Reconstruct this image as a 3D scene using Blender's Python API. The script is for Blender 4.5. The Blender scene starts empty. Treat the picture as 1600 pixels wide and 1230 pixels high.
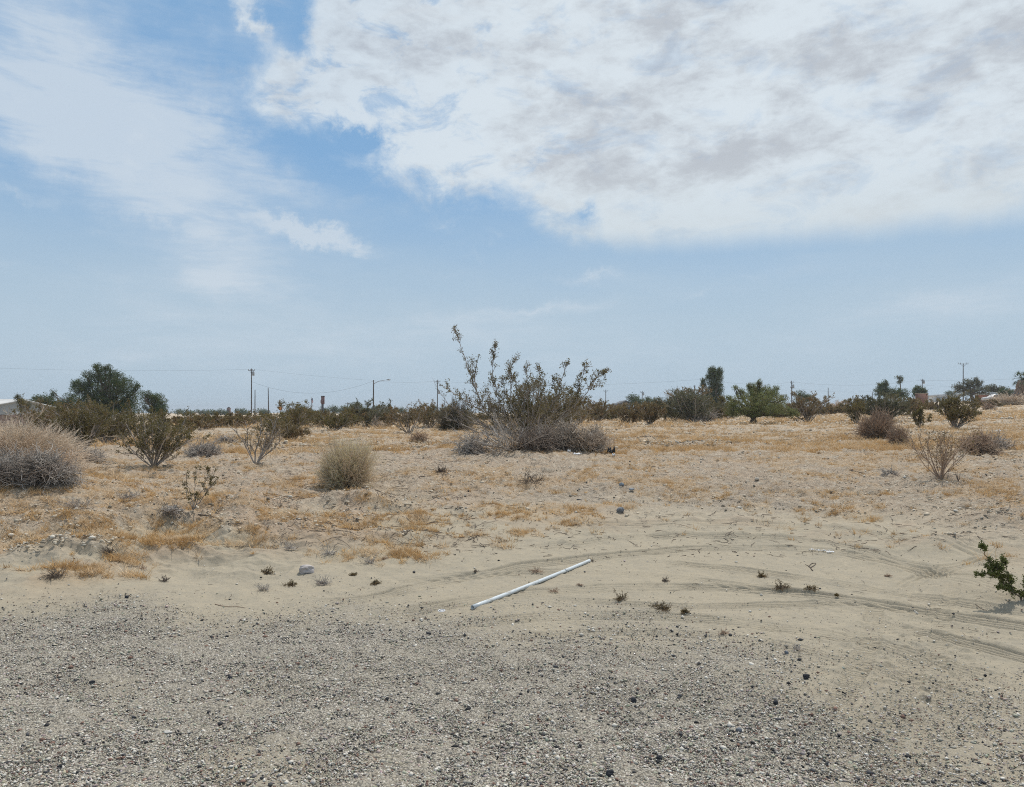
import bpy, math
import numpy as np
from mathutils import Vector, Matrix

SC = bpy.context.scene
COL = SC.collection
PI = math.pi
# ------------------------------------------------------------------ camera
F = 1200.0            # focal length in pixels of a 1600 px wide frame
CX, CY = 800.0, 615.0
HY = 645.0            # image row of the level line
EYE = 1.6
PITCH = math.atan((HY - CY) / F)
cam = bpy.data.cameras.new('camera')
cam.sensor_width = 36.0
cam.lens = 36.0 * F / 1600.0
cam.clip_start = 0.05
cam.clip_end = 20000
camo = bpy.data.objects.new('camera', cam)
camo.location = (0, 0, EYE)
camo.rotation_euler = (PI / 2 + PITCH, 0, 0)
COL.objects.link(camo)
SC.camera = camo
SC.render.resolution_x, SC.render.resolution_y = 1024, 787
SC.view_settings.view_transform = 'Standard'
SC.view_settings.look = 'None'
SC.view_settings.exposure = 0.0
SC.view_settings.gamma = 1.0
SC.cycles.max_bounces = 5
SC.cycles.diffuse_bounces = 2
SC.cycles.glossy_bounces = 2
SC.cycles.transmission_bounces = 2
SC.cycles.use_denoising = False
SC.cycles.pixel_filter_type = 'BLACKMAN_HARRIS'
SC.cycles.filter_width = 1.05
SC.cycles.caustics_reflective = False
SC.cycles.caustics_refractive = False

# ------------------------------------------------------------------ sun
SUN_EL, SUN_AZ = math.radians(62), math.radians(35)
sl = bpy.data.lights.new('sun', 'SUN')
sl.energy = 3.2
sl.angle = math.radians(0.8)
sl.color = (1.0, 0.955, 0.89)
so = bpy.data.objects.new('sun', sl)
sdir = Vector((math.cos(SUN_EL) * math.sin(SUN_AZ), math.cos(SUN_EL) * math.cos(SUN_AZ), math.sin(SUN_EL)))
so.rotation_euler = sdir.to_track_quat('Z', 'Y').to_euler()
so.location = (5, 5, 30)
COL.objects.link(so)

# ------------------------------------------------------------------ world: sky with clouds
W = bpy.data.worlds.new('World')
SC.world = W
W.use_nodes = True
W.cycles.sampling_method = 'MANUAL'
W.cycles.sample_map_resolution = 512


class NT:
    """small helper to write node trees"""
    def __init__(self, tree):
        self.t = tree
        tree.nodes.clear()

    def n(self, typ, **kw):
        nd = self.t.nodes.new(typ)
        for k, v in kw.items():
            setattr(nd, k, v)
        return nd

    def put(self, sock, v):
        if isinstance(v, bpy.types.NodeSocket):
            self.t.links.new(v, sock)
        elif v is not None:
            sock.default_value = v

    def m(self, op, a, b=None, c=None, clamp=False):
        nd = self.n('ShaderNodeMath', operation=op, use_clamp=clamp)
        for i, v in enumerate((a, b, c)):
            if v is not None:
                self.put(nd.inputs[i], v)
        return nd.outputs[0]

    def mapr(self, v, a, b, c=0.0, d=1.0, smooth=True):
        nd = self.n('ShaderNodeMapRange')
        nd.interpolation_type = 'SMOOTHSTEP' if smooth else 'LINEAR'
        for i, x in enumerate((v, a, b, c, d)):
            self.put(nd.inputs[i], x)
        return nd.outputs[0]

    def mix(self, f, a, b, mode='MIX'):
        nd = self.n('ShaderNodeMix', data_type='RGBA', blend_type=mode)
        nd.clamp_factor = True
        self.put(nd.inputs[0], f)
        for s, v in ((nd.inputs[6], a), (nd.inputs[7], b)):
            if isinstance(v, (tuple, list)) and len(v) == 3:
                v = (*v, 1.0)
            self.put(s, v)
        return nd.outputs[2]

    def noise(self, vec, scale, detail=4, rough=0.5, dist=0.0, out=0):
        nd = self.n('ShaderNodeTexNoise')
        self.put(nd.inputs['Vector'], vec)
        nd.inputs['Scale'].default_value = scale
        nd.inputs['Detail'].default_value = detail
        nd.inputs['Roughness'].default_value = rough
        nd.inputs['Distortion'].default_value = dist
        return nd.outputs[out]

    def mapping(self, vec, loc=(0, 0, 0), rot=(0, 0, 0), sc=(1, 1, 1), typ='POINT'):
        nd = self.n('ShaderNodeMapping', vector_type=typ)
        self.put(nd.inputs[0], vec)
        nd.inputs[1].default_value = loc
        nd.inputs[2].default_value = rot
        nd.inputs[3].default_value = sc
        return nd.outputs[0]


def azel(px, py):
    """direction of a photo pixel as azimuth/elevation (radians)"""
    u = (px - CX) / F
    v = -(py - CY) / F
    y = math.cos(PITCH) - v * math.sin(PITCH)
    z = math.sin(PITCH) + v * math.cos(PITCH)
    return math.atan2(u, y), math.atan2(z, math.hypot(u, y))


def build_sky():
    t = NT(W.node_tree)
    tc = t.n('ShaderNodeTexCoord').outputs['Generated']
    sep = t.n('ShaderNodeSeparateXYZ')
    t.put(sep.inputs[0], tc)
    x, y, z = sep.outputs
    az = t.m('ARCTAN2', x, y)
    el = t.m('ARCSINE', z)
    comb = t.n('ShaderNodeCombineXYZ')
    t.put(comb.inputs[0], az)
    t.put(comb.inputs[1], el)
    P = comb.outputs[0]
    # a cloud sheet seen in perspective: direction projected on a level plane
    zz = t.m('ADD', t.m('MAXIMUM', z, 0.0), 0.22)
    c2 = t.n('ShaderNodeCombineXYZ')
    t.put(c2.inputs[0], t.m('DIVIDE', x, zz))
    t.put(c2.inputs[1], t.m('DIVIDE', y, zz))
    Q = c2.outputs[0]
    # domain warp for ragged edges
    w1 = t.noise(P, 9.0, 8, 0.66, 0.2, out=1)
    sub = t.n('ShaderNodeVectorMath', operation='SUBTRACT')
    t.put(sub.inputs[0], w1)
    sub.inputs[1].default_value = (0.5, 0.5, 0.5)
    scl = t.n('ShaderNodeVectorMath', operation='SCALE')
    t.put(scl.inputs[0], sub.outputs[0])
    scl.inputs['Scale'].default_value = 0.115
    add = t.n('ShaderNodeVectorMath', operation='ADD')
    t.put(add.inputs[0], P)
    t.put(add.inputs[1], scl.outputs[0])
    PW = add.outputs[0]

    def blob(px, py, rx, ry, rot, wt, src=PW):
        a, e = azel(px, py)
        mp = t.mapping(src, (a, e, 0), (0, 0, math.radians(rot)), (rx / F, ry / F, 1), 'TEXTURE')
        # flatten the third axis
        s = t.n('ShaderNodeTexGradient', gradient_type='QUADRATIC_SPHERE')
        t.put(s.inputs[0], mp)
        return t.m('MULTIPLY', s.outputs[1], wt)

    def field(lst, src=PW):
        acc = None
        for b in lst:
            v = blob(*b, src=src)
            acc = v if acc is None else t.m('ADD', acc, v)
        return acc

    # ---- thick cloud field, right hand side (rot is counter-clockwise)
    thick = field([
        (1250, 130, 560, 380, 0, 3.0), (1560, 150, 420, 420, 0, 3.0), (900, 100, 330, 260, -20, 2.6),
        (720, 60, 280, 220, -45, 2.4), (1150, 300, 420, 150, 0, 2.6), (1480, 290, 360, 190, 0, 2.8),
        (650, 225, 210, 95, -24, 2.6), (780, 200, 190, 150, -30, 2.2), (465, 135, 185, 75, 6, 2.6), (510, 60, 110, 150, 20, 1.0),
        (580, 60, 170, 150, -50, 2.0), (395, 25, 150, 42, -48, 1.7), (1000, 345, 260, 65, -3, 1.2),
        (1350, 345, 420, 70, 2, 1.5), (880, 300, 140, 70, -20, 0.9), (1750, 250, 300, 300, 0, 3.0),
    ])
    holes = field([
        (1335, 205, 120, 32, 12, 2.2), (1230, 250, 60, 18, 15, 1.3), (915, 335, 95, 38, -8, 1.5),
        (1180, 330, 75, 26, 0, 1.0), (575, 200, 130, 42, -12, 1.9), (455, 55, 60, 95, 10, 1.2), (560, 110, 60, 30, -50, .7), (650, 130, 70, 22, -50, .7), (760, 40, 60, 18, -30, .6), (440, 30, 40, 60, -15, 0.6),
        (640, 165, 90, 22, -40, 0.6), (730, 20, 70, 18, -40, 0.5),
    ])
    en = t.noise(t.mapping(P, sc=(1, 1.7, 1)), 14.0, 8, 0.62, 0.3)
    tf = t.m('SUBTRACT', thick, holes)
    # a sharp lower edge of the sheet at about 12 degrees elevation
    _, e_edge = azel(1200, 388)
    edge_w = t.m('MULTIPLY', t.m('SUBTRACT', t.noise(t.mapping(P, sc=(1, 0.3, 1)), 12.0, 5, 0.6), 0.5), 0.028)
    ee = t.m('ADD', el, edge_w)
    cut = t.mapr(t.m('SUBTRACT', ee, t.m('MULTIPLY', t.m('POWER', t.m('SUBTRACT', az, 0.32), 2.0), -0.02)), e_edge - 0.006, e_edge + 0.034)
    tf = t.m('ADD', tf, t.m('MULTIPLY', t.m('SUBTRACT', en, 0.5), 2.1))
    tf = t.m('MULTIPLY', t.mapr(tf, 0.0, 1.45), cut)
    # ---- thin cirrus, left
    cir = field([
        (110, 90, 400, 220, -12, 1.75), (420, 60, 200, 90, -35, 0.6), (230, 240, 460, 150, -22, 1.2), (300, 480, 500, 120, -4, .7), (1000, 560, 900, 90, 0, .5),
        (60, 190, 300, 120, -10, 0.8), (360, 230, 280, 60, -22, 0.6), (485, 357, 150, 30, -17, 3.4),
        (540, 378, 80, 20, -8, 0.8), (330, 360, 340, 110, -18, 0.9), (350, 425, 190, 60, -14, 1.1), (150, 362, 60, 14, -6, 0.5),
        (20, 292, 60, 14, 0, 0.6), (250, 335, 110, 24, -15, 0.6), (910, 432, 100, 22, 0, 0.9), (850, 487, 190, 22, 6, 0.8),
        (470, 285, 200, 50, -20, 0.4), (740, 395, 60, 14, 0, 0.55), (700, 345, 70, 16, -15, 0.5), (780, 372, 50, 12, 0, 0.5),
        (1480, 480, 340, 90, 4, 1.0), (1150, 430, 500, 60, 2, .5), (700, 520, 600, 90, 3, .7), (200, 560, 500, 90, 0, .6), (1110, 460, 90, 10, 0, 0.4), (690, 430, 120, 18, 0, 0.4), (0, 400, 60, 24, 0, 0.5),
        (1180, 100, 300, 300, 0, 0.5),
    ], src=PW)
    st = t.noise(t.mapping(P, rot=(0, 0, math.radians(20)), sc=(1.0, 4.2, 1)), 7.0, 8, 0.62, 0.5)
    st2 = t.noise(t.mapping(P, rot=(0, 0, math.radians(24)), sc=(1.0, 6.0, 1)), 22.0, 5, 0.6, 0.4)
    stm = t.m('ADD', t.m('MULTIPLY', t.m('SUBTRACT', st, 0.5), 2.1), t.m('MULTIPLY', t.m('SUBTRACT', st2, 0.5), 0.7))
    cf = t.m('MULTIPLY', cir, t.m('ADD', 1.0, stm))
    cf = t.m('ADD', cf, t.m('MULTIPLY', stm, 0.12))
    cf = t.mapr(cf, 0.0, 1.8, 0, 0.80)
    # ---- low milky haze towards the horizon
    hz_n = t.m('MULTIPLY', t.m('SUBTRACT', t.noise(t.mapping(P, sc=(1, 3.5, 1)), 5.0, 5, 0.55), 0.5), 0.07)
    hz = t.m('ADD', el, hz_n)
    hz = t.m('SUBTRACT', 1.0, t.mapr(hz, 0.09, 0.34))
    low = t.m('SUBTRACT', 1.0, t.mapr(el, 0.0, 0.12))
    # ---- colours (scene linear, before the background strength)
    sky = t.n('ShaderNodeTexSky', sky_type='NISHITA')
    sky.sun_disc = False
    sky.sun_elevation = SUN_EL
    sky.sun_rotation = SUN_AZ
    sky.altitude = 0
    sky.air_density = 1.0
    sky.dust_density = 0.6
    sky.ozone_density = 2.0
    K = 0.10
    def c(r, g, b):
        return (r / K, g / K, b / K)
    clear = t.mix(0.75, sky.outputs[0], c(0.225, 0.435, 0.70))
    over = t.mapr(t.m('ADD', el, t.m('MULTIPLY', t.m('SUBTRACT', st, 0.5), 0.5)), 0.50, 0.75, 0.0, 0.85)
    base = t.mix(t.m('MULTIPLY', hz, 0.9), clear, c(0.465, 0.585, 0.685))
    base = t.mix(t.m('MULTIPLY', low, 0.6), base, c(0.45, 0.56, 0.66))
    base = t.mix(cf, base, c(0.62, 0.70, 0.78))
    # shading inside the thick cloud: broad grey bellies and diagonal bands
    g1 = t.noise(t.mapping(P, rot=(0, 0, math.radians(-42)), sc=(1.0, 2.8, 1)), 4.5, 4, 0.45, 0.6)
    g2 = t.noise(t.mapping(P, rot=(0, 0, math.radians(-36)), sc=(1.0, 1.9, 1)), 17.0, 6, 0.58, 0.3)
    grey = field([
        (1020, 120, 300, 190, 40, 0.8), (900, 220, 230, 110, 0, 0.8), (1100, 270, 240, 70, 20, 0.6), (1330, 90, 330, 90, 38, 0.9),
        (1560, 60, 220, 150, 10, 0.9), (1480, 130, 260, 60, 30, 0.6), (1200, 200, 200, 80, 40, 0.6), (700, 30, 200, 80, 0, 0.15),
        (1580, 260, 200, 160, 0, 0.35),
    ])
    gg = t.m('ADD', t.m('MULTIPLY', grey, 0.65), t.m('ADD', t.m('MULTIPLY', t.m('SUBTRACT', g1, 0.5), 2.0), t.m('MULTIPLY', t.m('SUBTRACT', g2, 0.5), 2.3)))
    g3 = t.noise(t.mapping(P, rot=(0, 0, math.radians(-44)), sc=(1.0, 2.4, 1)), 48.0, 5, 0.6, 0.3)
    gg = t.m('ADD', gg, t.m('MULTIPLY', t.m('SUBTRACT', g3, 0.5), 1.1))
    gg = t.mapr(gg, -0.30, 0.95)
    ccol = t.mix(gg, c(0.78, 0.835, 0.86), c(0.51, 0.55, 0.60))
    lowc = t.mapr(el, e_edge, e_edge + 0.12, 0.75, 0.0)
    ccol = t.mix(lowc, ccol, c(0.665, 0.73, 0.76))
    thin = t.noise(t.mapping(P, rot=(0, 0, math.radians(-34)), sc=(1.0, 2.0, 1)), 11.0, 9, 0.66, 0.5)
    leftw = t.mapr(az, 0.20, -0.25, 0.35, 1.0)
    veil = t.m('SUBTRACT', 1.0, t.m('MULTIPLY', leftw, t.mapr(thin, 0.50, 0.66, 0.0, 0.62)))
    dens = t.m('MULTIPLY', t.m('MULTIPLY', tf, veil), t.m('ADD', 0.84, t.m('MULTIPLY', gg, 0.14)))
    dens = t.m('MULTIPLY', dens, t.mapr(t.m('ADD', az, t.m('MULTIPLY', en, 0.1)), -0.32, 0.12, 0.85, 1.0))
    final = t.mix(dens, base, ccol)
    final = t.mix(over, final, c(0.66, 0.69, 0.72))     # the cloud sheet goes on overhead
    bg = t.n('ShaderNodeBackground')
    t.put(bg.inputs[0], final)
    bg.inputs[1].default_value = K
    out = t.n('ShaderNodeOutputWorld')
    t.put(out.inputs[0], bg.outputs[0])


build_sky()

# ================================================================== maths helpers
def hash2(ix, iy, seed):
    h = (ix.astype(np.int64) * 374761393 + iy.astype(np.int64) * 668265263 + seed * 982451653) & 0xFFFFFFFF
    h = ((h ^ (h >> 13)) * 1274126177) & 0xFFFFFFFF
    h = h ^ (h >> 16)
    return (h & 0xFFFFFF) / float(0xFFFFFF)


def vnoise(x, y, seed=0):
    ix = np.floor(x); iy = np.floor(y)
    fx = x - ix; fy = y - iy
    ux = fx * fx * fx * (fx * (fx * 6 - 15) + 10); uy = fy * fy * fy * (fy * (fy * 6 - 15) + 10)
    a = hash2(ix, iy, seed); b = hash2(ix + 1, iy, seed)
    c = hash2(ix, iy + 1, seed); d = hash2(ix + 1, iy + 1, seed)
    return (a * (1 - ux) + b * ux) * (1 - uy) + (c * (1 - ux) + d * ux) * uy


def fbm(x, y, scale, octv=4, seed=0, gain=0.5):
    """0..1 around 0.5, features about `scale` metres"""
    s = 0.0; a = 1.0; tot = 0.0
    for o in range(octv):
        f = 2.03 ** o / scale
        ca, sa = math.cos(o * 1.1 + .3), math.sin(o * 1.1 + .3)
        s = s + a * vnoise((x * ca - y * sa) * f + 17.3 * o, (x * sa + y * ca) * f - 9.1 * o, seed + o)
        tot += a; a *= gain
    return s / tot


def sstep(x, a, b):
    t = np.clip((x - a) / (b - a), 0, 1)
    return t * t * (3 - 2 * t)


# ------------------------------------------------------------------ terrain
TP = np.array([-600, 0, 300, 600, 950, 1280, 1440, 1600, 2200.])
TD = np.array([0.5, 5, 6, 7, 8, 9, 10, 12, 15, 20, 30, 50, 80, 150, 300, 800, 8000.])
TZ = np.array([
    #  .5   5    6    7    8    9    10   12   15   20   30   50   80   150  300  800 8000
    [0.00, .02, .08, .22, .42, .58, .70, .80, .88, .90, .80, .30, -.9, -1.0, -.8, -.4, 0.],
    [0.00, .00, .04, .16, .33, .48, .60, .74, .83, .86, .80, .40, -.7, -.9, -.6, -.2, .2],
    [0.00, .00, .01, .07, .18, .31, .42, .58, .72, .80, .82, .82, .80, .80, .80, .80, .8],
    [0.00, .00, .00, .02, .08, .17, .27, .45, .64, .77, .80, .80, .80, .80, .80, .80, .8],
    [0.00, .00, .00, .01, .04, .11, .20, .39, .60, .76, .82, .84, .84, .90, .90, .90, .9],
    [0.00, .00, .00, .02, .06, .13, .22, .41, .62, .80, .92, 1.05, 1.35, 2.0, 3.0, 4.5, 5.],
    [0.00, .00, .01, .05, .12, .22, .32, .48, .68, .86, 1.02, 1.3, 1.8, 3.0, 5.6, 7.5, 8.],
    [0.00, .00, .04, .13, .26, .37, .46, .58, .74, .92, 1.12, 1.5, 2.25, 3.9, 6.4, 9.0, 10.],
    [0.00, .02, .10, .25, .40, .50, .58, .68, .80, .96, 1.2, 1.7, 2.7, 4.6, 7.4, 10., 11.],
])
GP = np.linspace(-600, 2200, 113)
GL = np.linspace(math.log(0.5), math.log(8000), 400)


def _dense():
    ld = np.log(TD)
    A = np.array([np.interp(GL, ld, r) for r in TZ])             # 9 x 400
    B = np.array([np.interp(GP, TP, A[:, j]) for j in range(len(GL))]).T   # 113 x 400
    for ax, s in ((0, 3.0), (1, 3.0)):
        k = np.exp(-0.5 * (np.arange(-9, 10) / s) ** 2); k /= k.sum()
        pad = [(0, 0), (0, 0)]; pad[ax] = (9, 9)
        Bp = np.pad(B, pad, mode='edge')
        B = np.apply_along_axis(lambda v: np.convolve(v, k, 'valid'), ax, Bp)
    return B


GZ = _dense()


def depth_px(x, y):
    a = np.arctan2(x, y)
    ac = np.clip(a, -0.86, 0.86)
    r = np.hypot(x, y)
    d = np.maximum(r * np.cos(ac), 0.5)
    return d, CX + F * np.tan(ac)


MOUNDS = []   # (x, y, rx, ry, h)


def H(x, y):
    """ground height (m): big shapes and hummocks"""
    x = np.asarray(x, float); y = np.asarray(y, float)
    d, p = depth_px(x, y)
    gi = np.clip((p - GP[0]) / (GP[1] - GP[0]), 0, len(GP) - 1.001)
    gj = np.clip((np.log(d) - GL[0]) / (GL[1] - GL[0]), 0, len(GL) - 1.001)
    i = gi.astype(int); j = gj.astype(int); fi = gi - i; fj = gj - j
    z = (GZ[i, j] * (1 - fi) + GZ[i + 1, j] * fi) * (1 - fj) + (GZ[i, j + 1] * (1 - fi) + GZ[i + 1, j + 1] * fi) * fj
    fld = sstep(z, 0.08, 0.5)
    z = z + fld * ((fbm(x, y, 2.6, 3, 5) - .5) * .16 + (fbm(x, y, 0.75, 3, 9) - .5) * .085)
    bank = np.exp(-((z - .3) / .22) ** 2) * (1 - sstep(d, 12, 16)) * (1 - .6 * sstep(p, 500, 900))
    z = z + bank * ((fbm(x, y, .9, 3, 17) - .5) * .30 - np.abs(fbm(x, y, .5, 3, 18) - .5) * .26)
    z = z + fld * sstep(d, 30, 90) * (fbm(x, y, 22., 3, 15) - .5) * .55
    z = z + (1 - fld) * (fbm(x, y, 1.6, 3, 6) - .5) * .03
    for mx, my, rx, ry, h in MOUNDS:
        q = np.sqrt(((x - mx) / rx) ** 2 + ((y - my) / ry) ** 2)
        z = z + h * (1 - sstep(q, 0.0, 1.0))
    return z


def ray(px, py):
    u = (px - CX) / F; v = -(py - CY) / F
    return np.array([u, math.cos(PITCH) - v * math.sin(PITCH), math.sin(PITCH) + v * math.cos(PITCH)])


_T = np.exp(np.linspace(math.log(1.5), math.log(2500), 3000))


def hit(px, py):
    """ground point seen at a photo pixel"""
    r = ray(px, py); r = r / r[1]
    X = r[0] * _T; Y = _T; Z = EYE + r[2] * _T
    s = Z - H(X, Y)
    k = np.argmax(s < 0) if (s < 0).any() else len(_T) - 1
    k = max(k, 1)
    f = s[k - 1] / (s[k - 1] - s[k] + 1e-9)
    y = Y[k - 1] + f * (Y[k] - Y[k - 1])
    x = r[0] * y
    return np.array([x, y, float(H(x, y))])


def at(px, d):
    """ground point straight below a photo column at depth d"""
    x = (px - CX) / F * d
    return np.array([x, d, float(H(x, d))])


def pt(px, py, d):
    """point in space of a photo pixel at depth d (y = d)"""
    r = ray(px, py); r = r / r[1]
    return np.array([r[0] * d, d, EYE + r[2] * d])


def proj(x, y, z):
    yy = np.maximum(y * math.cos(PITCH) + (z - EYE) * math.sin(PITCH), 0.05)
    zz = -y * math.sin(PITCH) + (z - EYE) * math.cos(PITCH)
    return CX + F * x / yy, CY - F * zz / yy


# ------------------------------------------------------------------ object helpers
def mesh_np(name, V, faces, mats, midx=None, attrs=None, smooth=False):
    """faces: list of (n,k) index arrays"""
    me = bpy.data.meshes.new(name)
    V = np.asarray(V, np.float32)
    me.vertices.add(len(V)); me.vertices.foreach_set('co', V.ravel())
    faces = [f for f in faces if len(f)]
    nl = sum(f.size for f in faces); nf = sum(len(f) for f in faces)
    me.loops.add(nl); me.polygons.add(nf)
    me.loops.foreach_set('vertex_index', np.concatenate([f.ravel() for f in faces]).astype(np.int32))
    tot = np.concatenate([np.full(len(f), f.shape[1], np.int32) for f in faces])
    st = np.zeros(nf, np.int32); st[1:] = np.cumsum(tot)[:-1]
    me.polygons.foreach_set('loop_start', st)
    me.polygons.foreach_set('loop_total', tot)
    if smooth:
        me.polygons.foreach_set('use_smooth', np.ones(nf, bool))
    for m in mats:
        me.materials.append(m)
    if midx is not None:
        me.polygons.foreach_set('material_index', np.asarray(midx, np.int32))
    for k, a in (attrs or {}).items():
        a = np.asarray(a, np.float32)
        if a.ndim == 1:
            at_ = me.attributes.new(k, 'FLOAT', 'POINT'); at_.data.foreach_set('value', a)
        else:
            at_ = me.attributes.new(k, 'FLOAT_COLOR', 'POINT')
            at_.data.foreach_set('color', np.c_[a, np.ones(len(a))].astype(np.float32).ravel())
    me.update(calc_edges=True)
    return me


def link(name, me, parent=None):
    o = bpy.data.objects.new(name, me)
    COL.objects.link(o)
    if parent is not None:
        o.parent = parent
    return o


def tag(o, label=None, cat=None, group=None, kind=None):
    if label: o['label'] = label
    if cat: o['category'] = cat
    if group: o['group'] = group
    if kind: o['kind'] = kind
    return o


def empty(name, loc, label, cat, group=None, rz=0.0):
    o = bpy.data.objects.new(name, None)
    o.location = loc; o.rotation_euler = (0, 0, rz); o.empty_display_size = 0.3
    COL.objects.link(o)
    return tag(o, label, cat, group)


class Geo:
    """collects shapes into one mesh"""
    def __init__(self):
        self.V = []; self.F = {}; self.A = []; self.n = 0

    def add(self, V, faces, v=None):
        V = np.asarray(V, float).reshape(-1, 3)
        for f in faces:
            f = np.asarray(f)
            self.F.setdefault(f.shape[1], []).append(f + self.n)
        self.V.append(V)
        self.A.append(np.full(len(V), .5) if v is None else np.broadcast_to(np.asarray(v, float), (len(V),)) if np.ndim(v) == 0 else np.asarray(v, float))
        self.n += len(V)

    def build(self, name, mat, parent=None, origin=None, smooth=False):
        V = np.concatenate(self.V)
        if origin is not None:
            V = V - np.asarray(origin)
        fs = [np.concatenate(f) for f in self.F.values()]
        me = mesh_np(name, V, fs, [mat], attrs={'v': np.concatenate(self.A)}, smooth=smooth)
        o = link(name, me, parent)
        if origin is not None and parent is None:
            o.location = origin
        return o

    # primitives
    def box(self, c, s, rz=0.0, v=None):
        c = np.asarray(c, float); s = np.asarray(s, float) / 2
        q = np.array([[i, j, k] for k in (-1, 1) for j in (-1, 1) for i in (-1, 1)], float) * s
        ca, sa = math.cos(rz), math.sin(rz)
        q = q @ np.array([[ca, sa, 0], [-sa, ca, 0], [0, 0, 1]])
        self.add(q + c, [np.array([[0, 2, 3, 1], [4, 5, 7, 6], [0, 1, 5, 4], [2, 6, 7, 3], [0, 4, 6, 2], [1, 3, 7, 5]])], v)

    def tube(self, P, R, sides=8, v=None, caps=True):
        V, Fq = tubes(np.asarray(P, float)[None], np.broadcast_to(np.asarray(R, float), (len(P),))[None], sides)
        fs = [Fq]
        n = len(P)
        if caps:
            fs.append(np.array([list(range(sides))[::-1], [(n - 1) * sides + i for i in range(sides)]]))
        self.add(V, fs, v)


def tubes(P, R, sides=3):
    """P (M,n,3), R (M,n) -> verts, quads"""
    M, n, _ = P.shape
    T = np.empty_like(P)
    T[:, 1:-1] = P[:, 2:] - P[:, :-2]; T[:, 0] = P[:, 1] - P[:, 0]; T[:, -1] = P[:, -1] - P[:, -2]
    T /= np.linalg.norm(T, axis=2, keepdims=True) + 1e-12
    ref = np.where(np.abs(T[:, :1, 2:3]) > 0.8, np.array([1., 0, 0]), np.array([0, 0, 1.]))
    A = np.cross(T, np.broadcast_to(ref, T.shape)); A /= np.linalg.norm(A, axis=2, keepdims=True) + 1e-12
    B = np.cross(T, A)
    th = np.arange(sides) * 2 * PI / sides
    V = P[:, :, None] + R[:, :, None, None] * (A[:, :, None] * np.cos(th)[None, None, :, None] + B[:, :, None] * np.sin(th)[None, None, :, None])
    base = (np.arange(M) * n * sides)[:, None, None] + (np.arange(n - 1) * sides)[None, :, None]
    i = np.arange(sides)[None, None]; j = (i + 1) % sides
    Q = np.stack([base + i, base + j, base + sides + j, base + sides + i], -1)
    return V.reshape(-1, 3), Q.reshape(-1, 4)


def unit(v):
    return v / (np.linalg.norm(v, axis=-1, keepdims=True) + 1e-12)


def grow(S, D, L, n, wob, trop, rng):
    M = len(S); P = np.empty((M, n, 3)); P[:, 0] = S; d = unit(np.array(D, float))
    st = (np.broadcast_to(L, (M,)) / (n - 1))[:, None]
    for i in range(1, n):
        d = d + rng.normal(0, wob, (M, 3)); d[:, 2] += trop
        d = unit(d); P[:, i] = P[:, i - 1] + d * st
    return P


def branch(P, k, t0, t1, ang, rng, up=0.0):
    """k side starts per path of P"""
    M, n, _ = P.shape
    idx = np.repeat(np.arange(M), k); t = rng.uniform(t0, t1, M * k) * (n - 1)
    i = np.minimum(t.astype(int), n - 2); f = (t - i)[:, None]
    S = P[idx, i] * (1 - f) + P[idx, i + 1] * f
    T = unit(P[idx, i + 1] - P[idx, i])
    R = unit(np.cross(T, rng.normal(size=T.shape)))
    a = np.radians(ang) * rng.uniform(.6, 1.3, M * k)[:, None]
    D = T * np.cos(a) + R * np.sin(a); D[:, 2] += up
    return S, unit(D), idx, t / (n - 1)


def leafq(C, size, rng, asp=0.45, up=0.0):
    """one rhomb leaf per centre"""
    K = len(C)
    a = unit(rng.normal(size=(K, 3)) + np.array([0, 0, up])); b = unit(np.cross(a, rng.normal(size=(K, 3))))
    s = (np.broadcast_to(size, (K,)) * rng.uniform(.6, 1.35, K))[:, None]
    V = np.stack([C - a * s * .5, C + b * s * asp * .5, C + a * s * .5, C - b * s * asp * .5], 1)
    return V.reshape(-1, 3), np.arange(K * 4).reshape(K, 4)


# ------------------------------------------------------------------ materials
def mat_base(name):
    m = bpy.data.materials.new(name); m.use_nodes = True
    return m, NT(m.node_tree)


def attr(t, name, out=2):
    a = t.n('ShaderNodeAttribute', attribute_name=name)
    return a.outputs[out]


def mat_veg(name, c1, c2, c3=None, trans=0.0, rough=0.75):
    """colour varies from piece to piece through the v attribute"""
    m, t = mat_base(name)
    v = attr(t, 'v')
    col = t.mix(v, c1, c2)
    if c3:
        oc = t.n('ShaderNodeTexCoord').outputs['Object']
        col = t.mix(t.mapr(t.noise(oc, 2.5, 2), .45, .68), col, c3)
    b = t.n('ShaderNodeBsdfPrincipled'); t.put(b.inputs['Base Color'], col)
    b.inputs['Roughness'].default_value = rough
    b.inputs['Specular IOR Level'].default_value = 0.25
    sh = b.outputs[0]
    if trans:
        tr = t.n('ShaderNodeBsdfTranslucent'); t.put(tr.inputs[0], col)
        mx = t.n('ShaderNodeMixShader'); mx.inputs[0].default_value = trans
        t.put(mx.inputs[1], sh); t.put(mx.inputs[2], tr.outputs[0]); sh = mx.outputs[0]
    o = t.n('ShaderNodeOutputMaterial'); t.put(o.inputs[0], sh)
    return m


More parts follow.
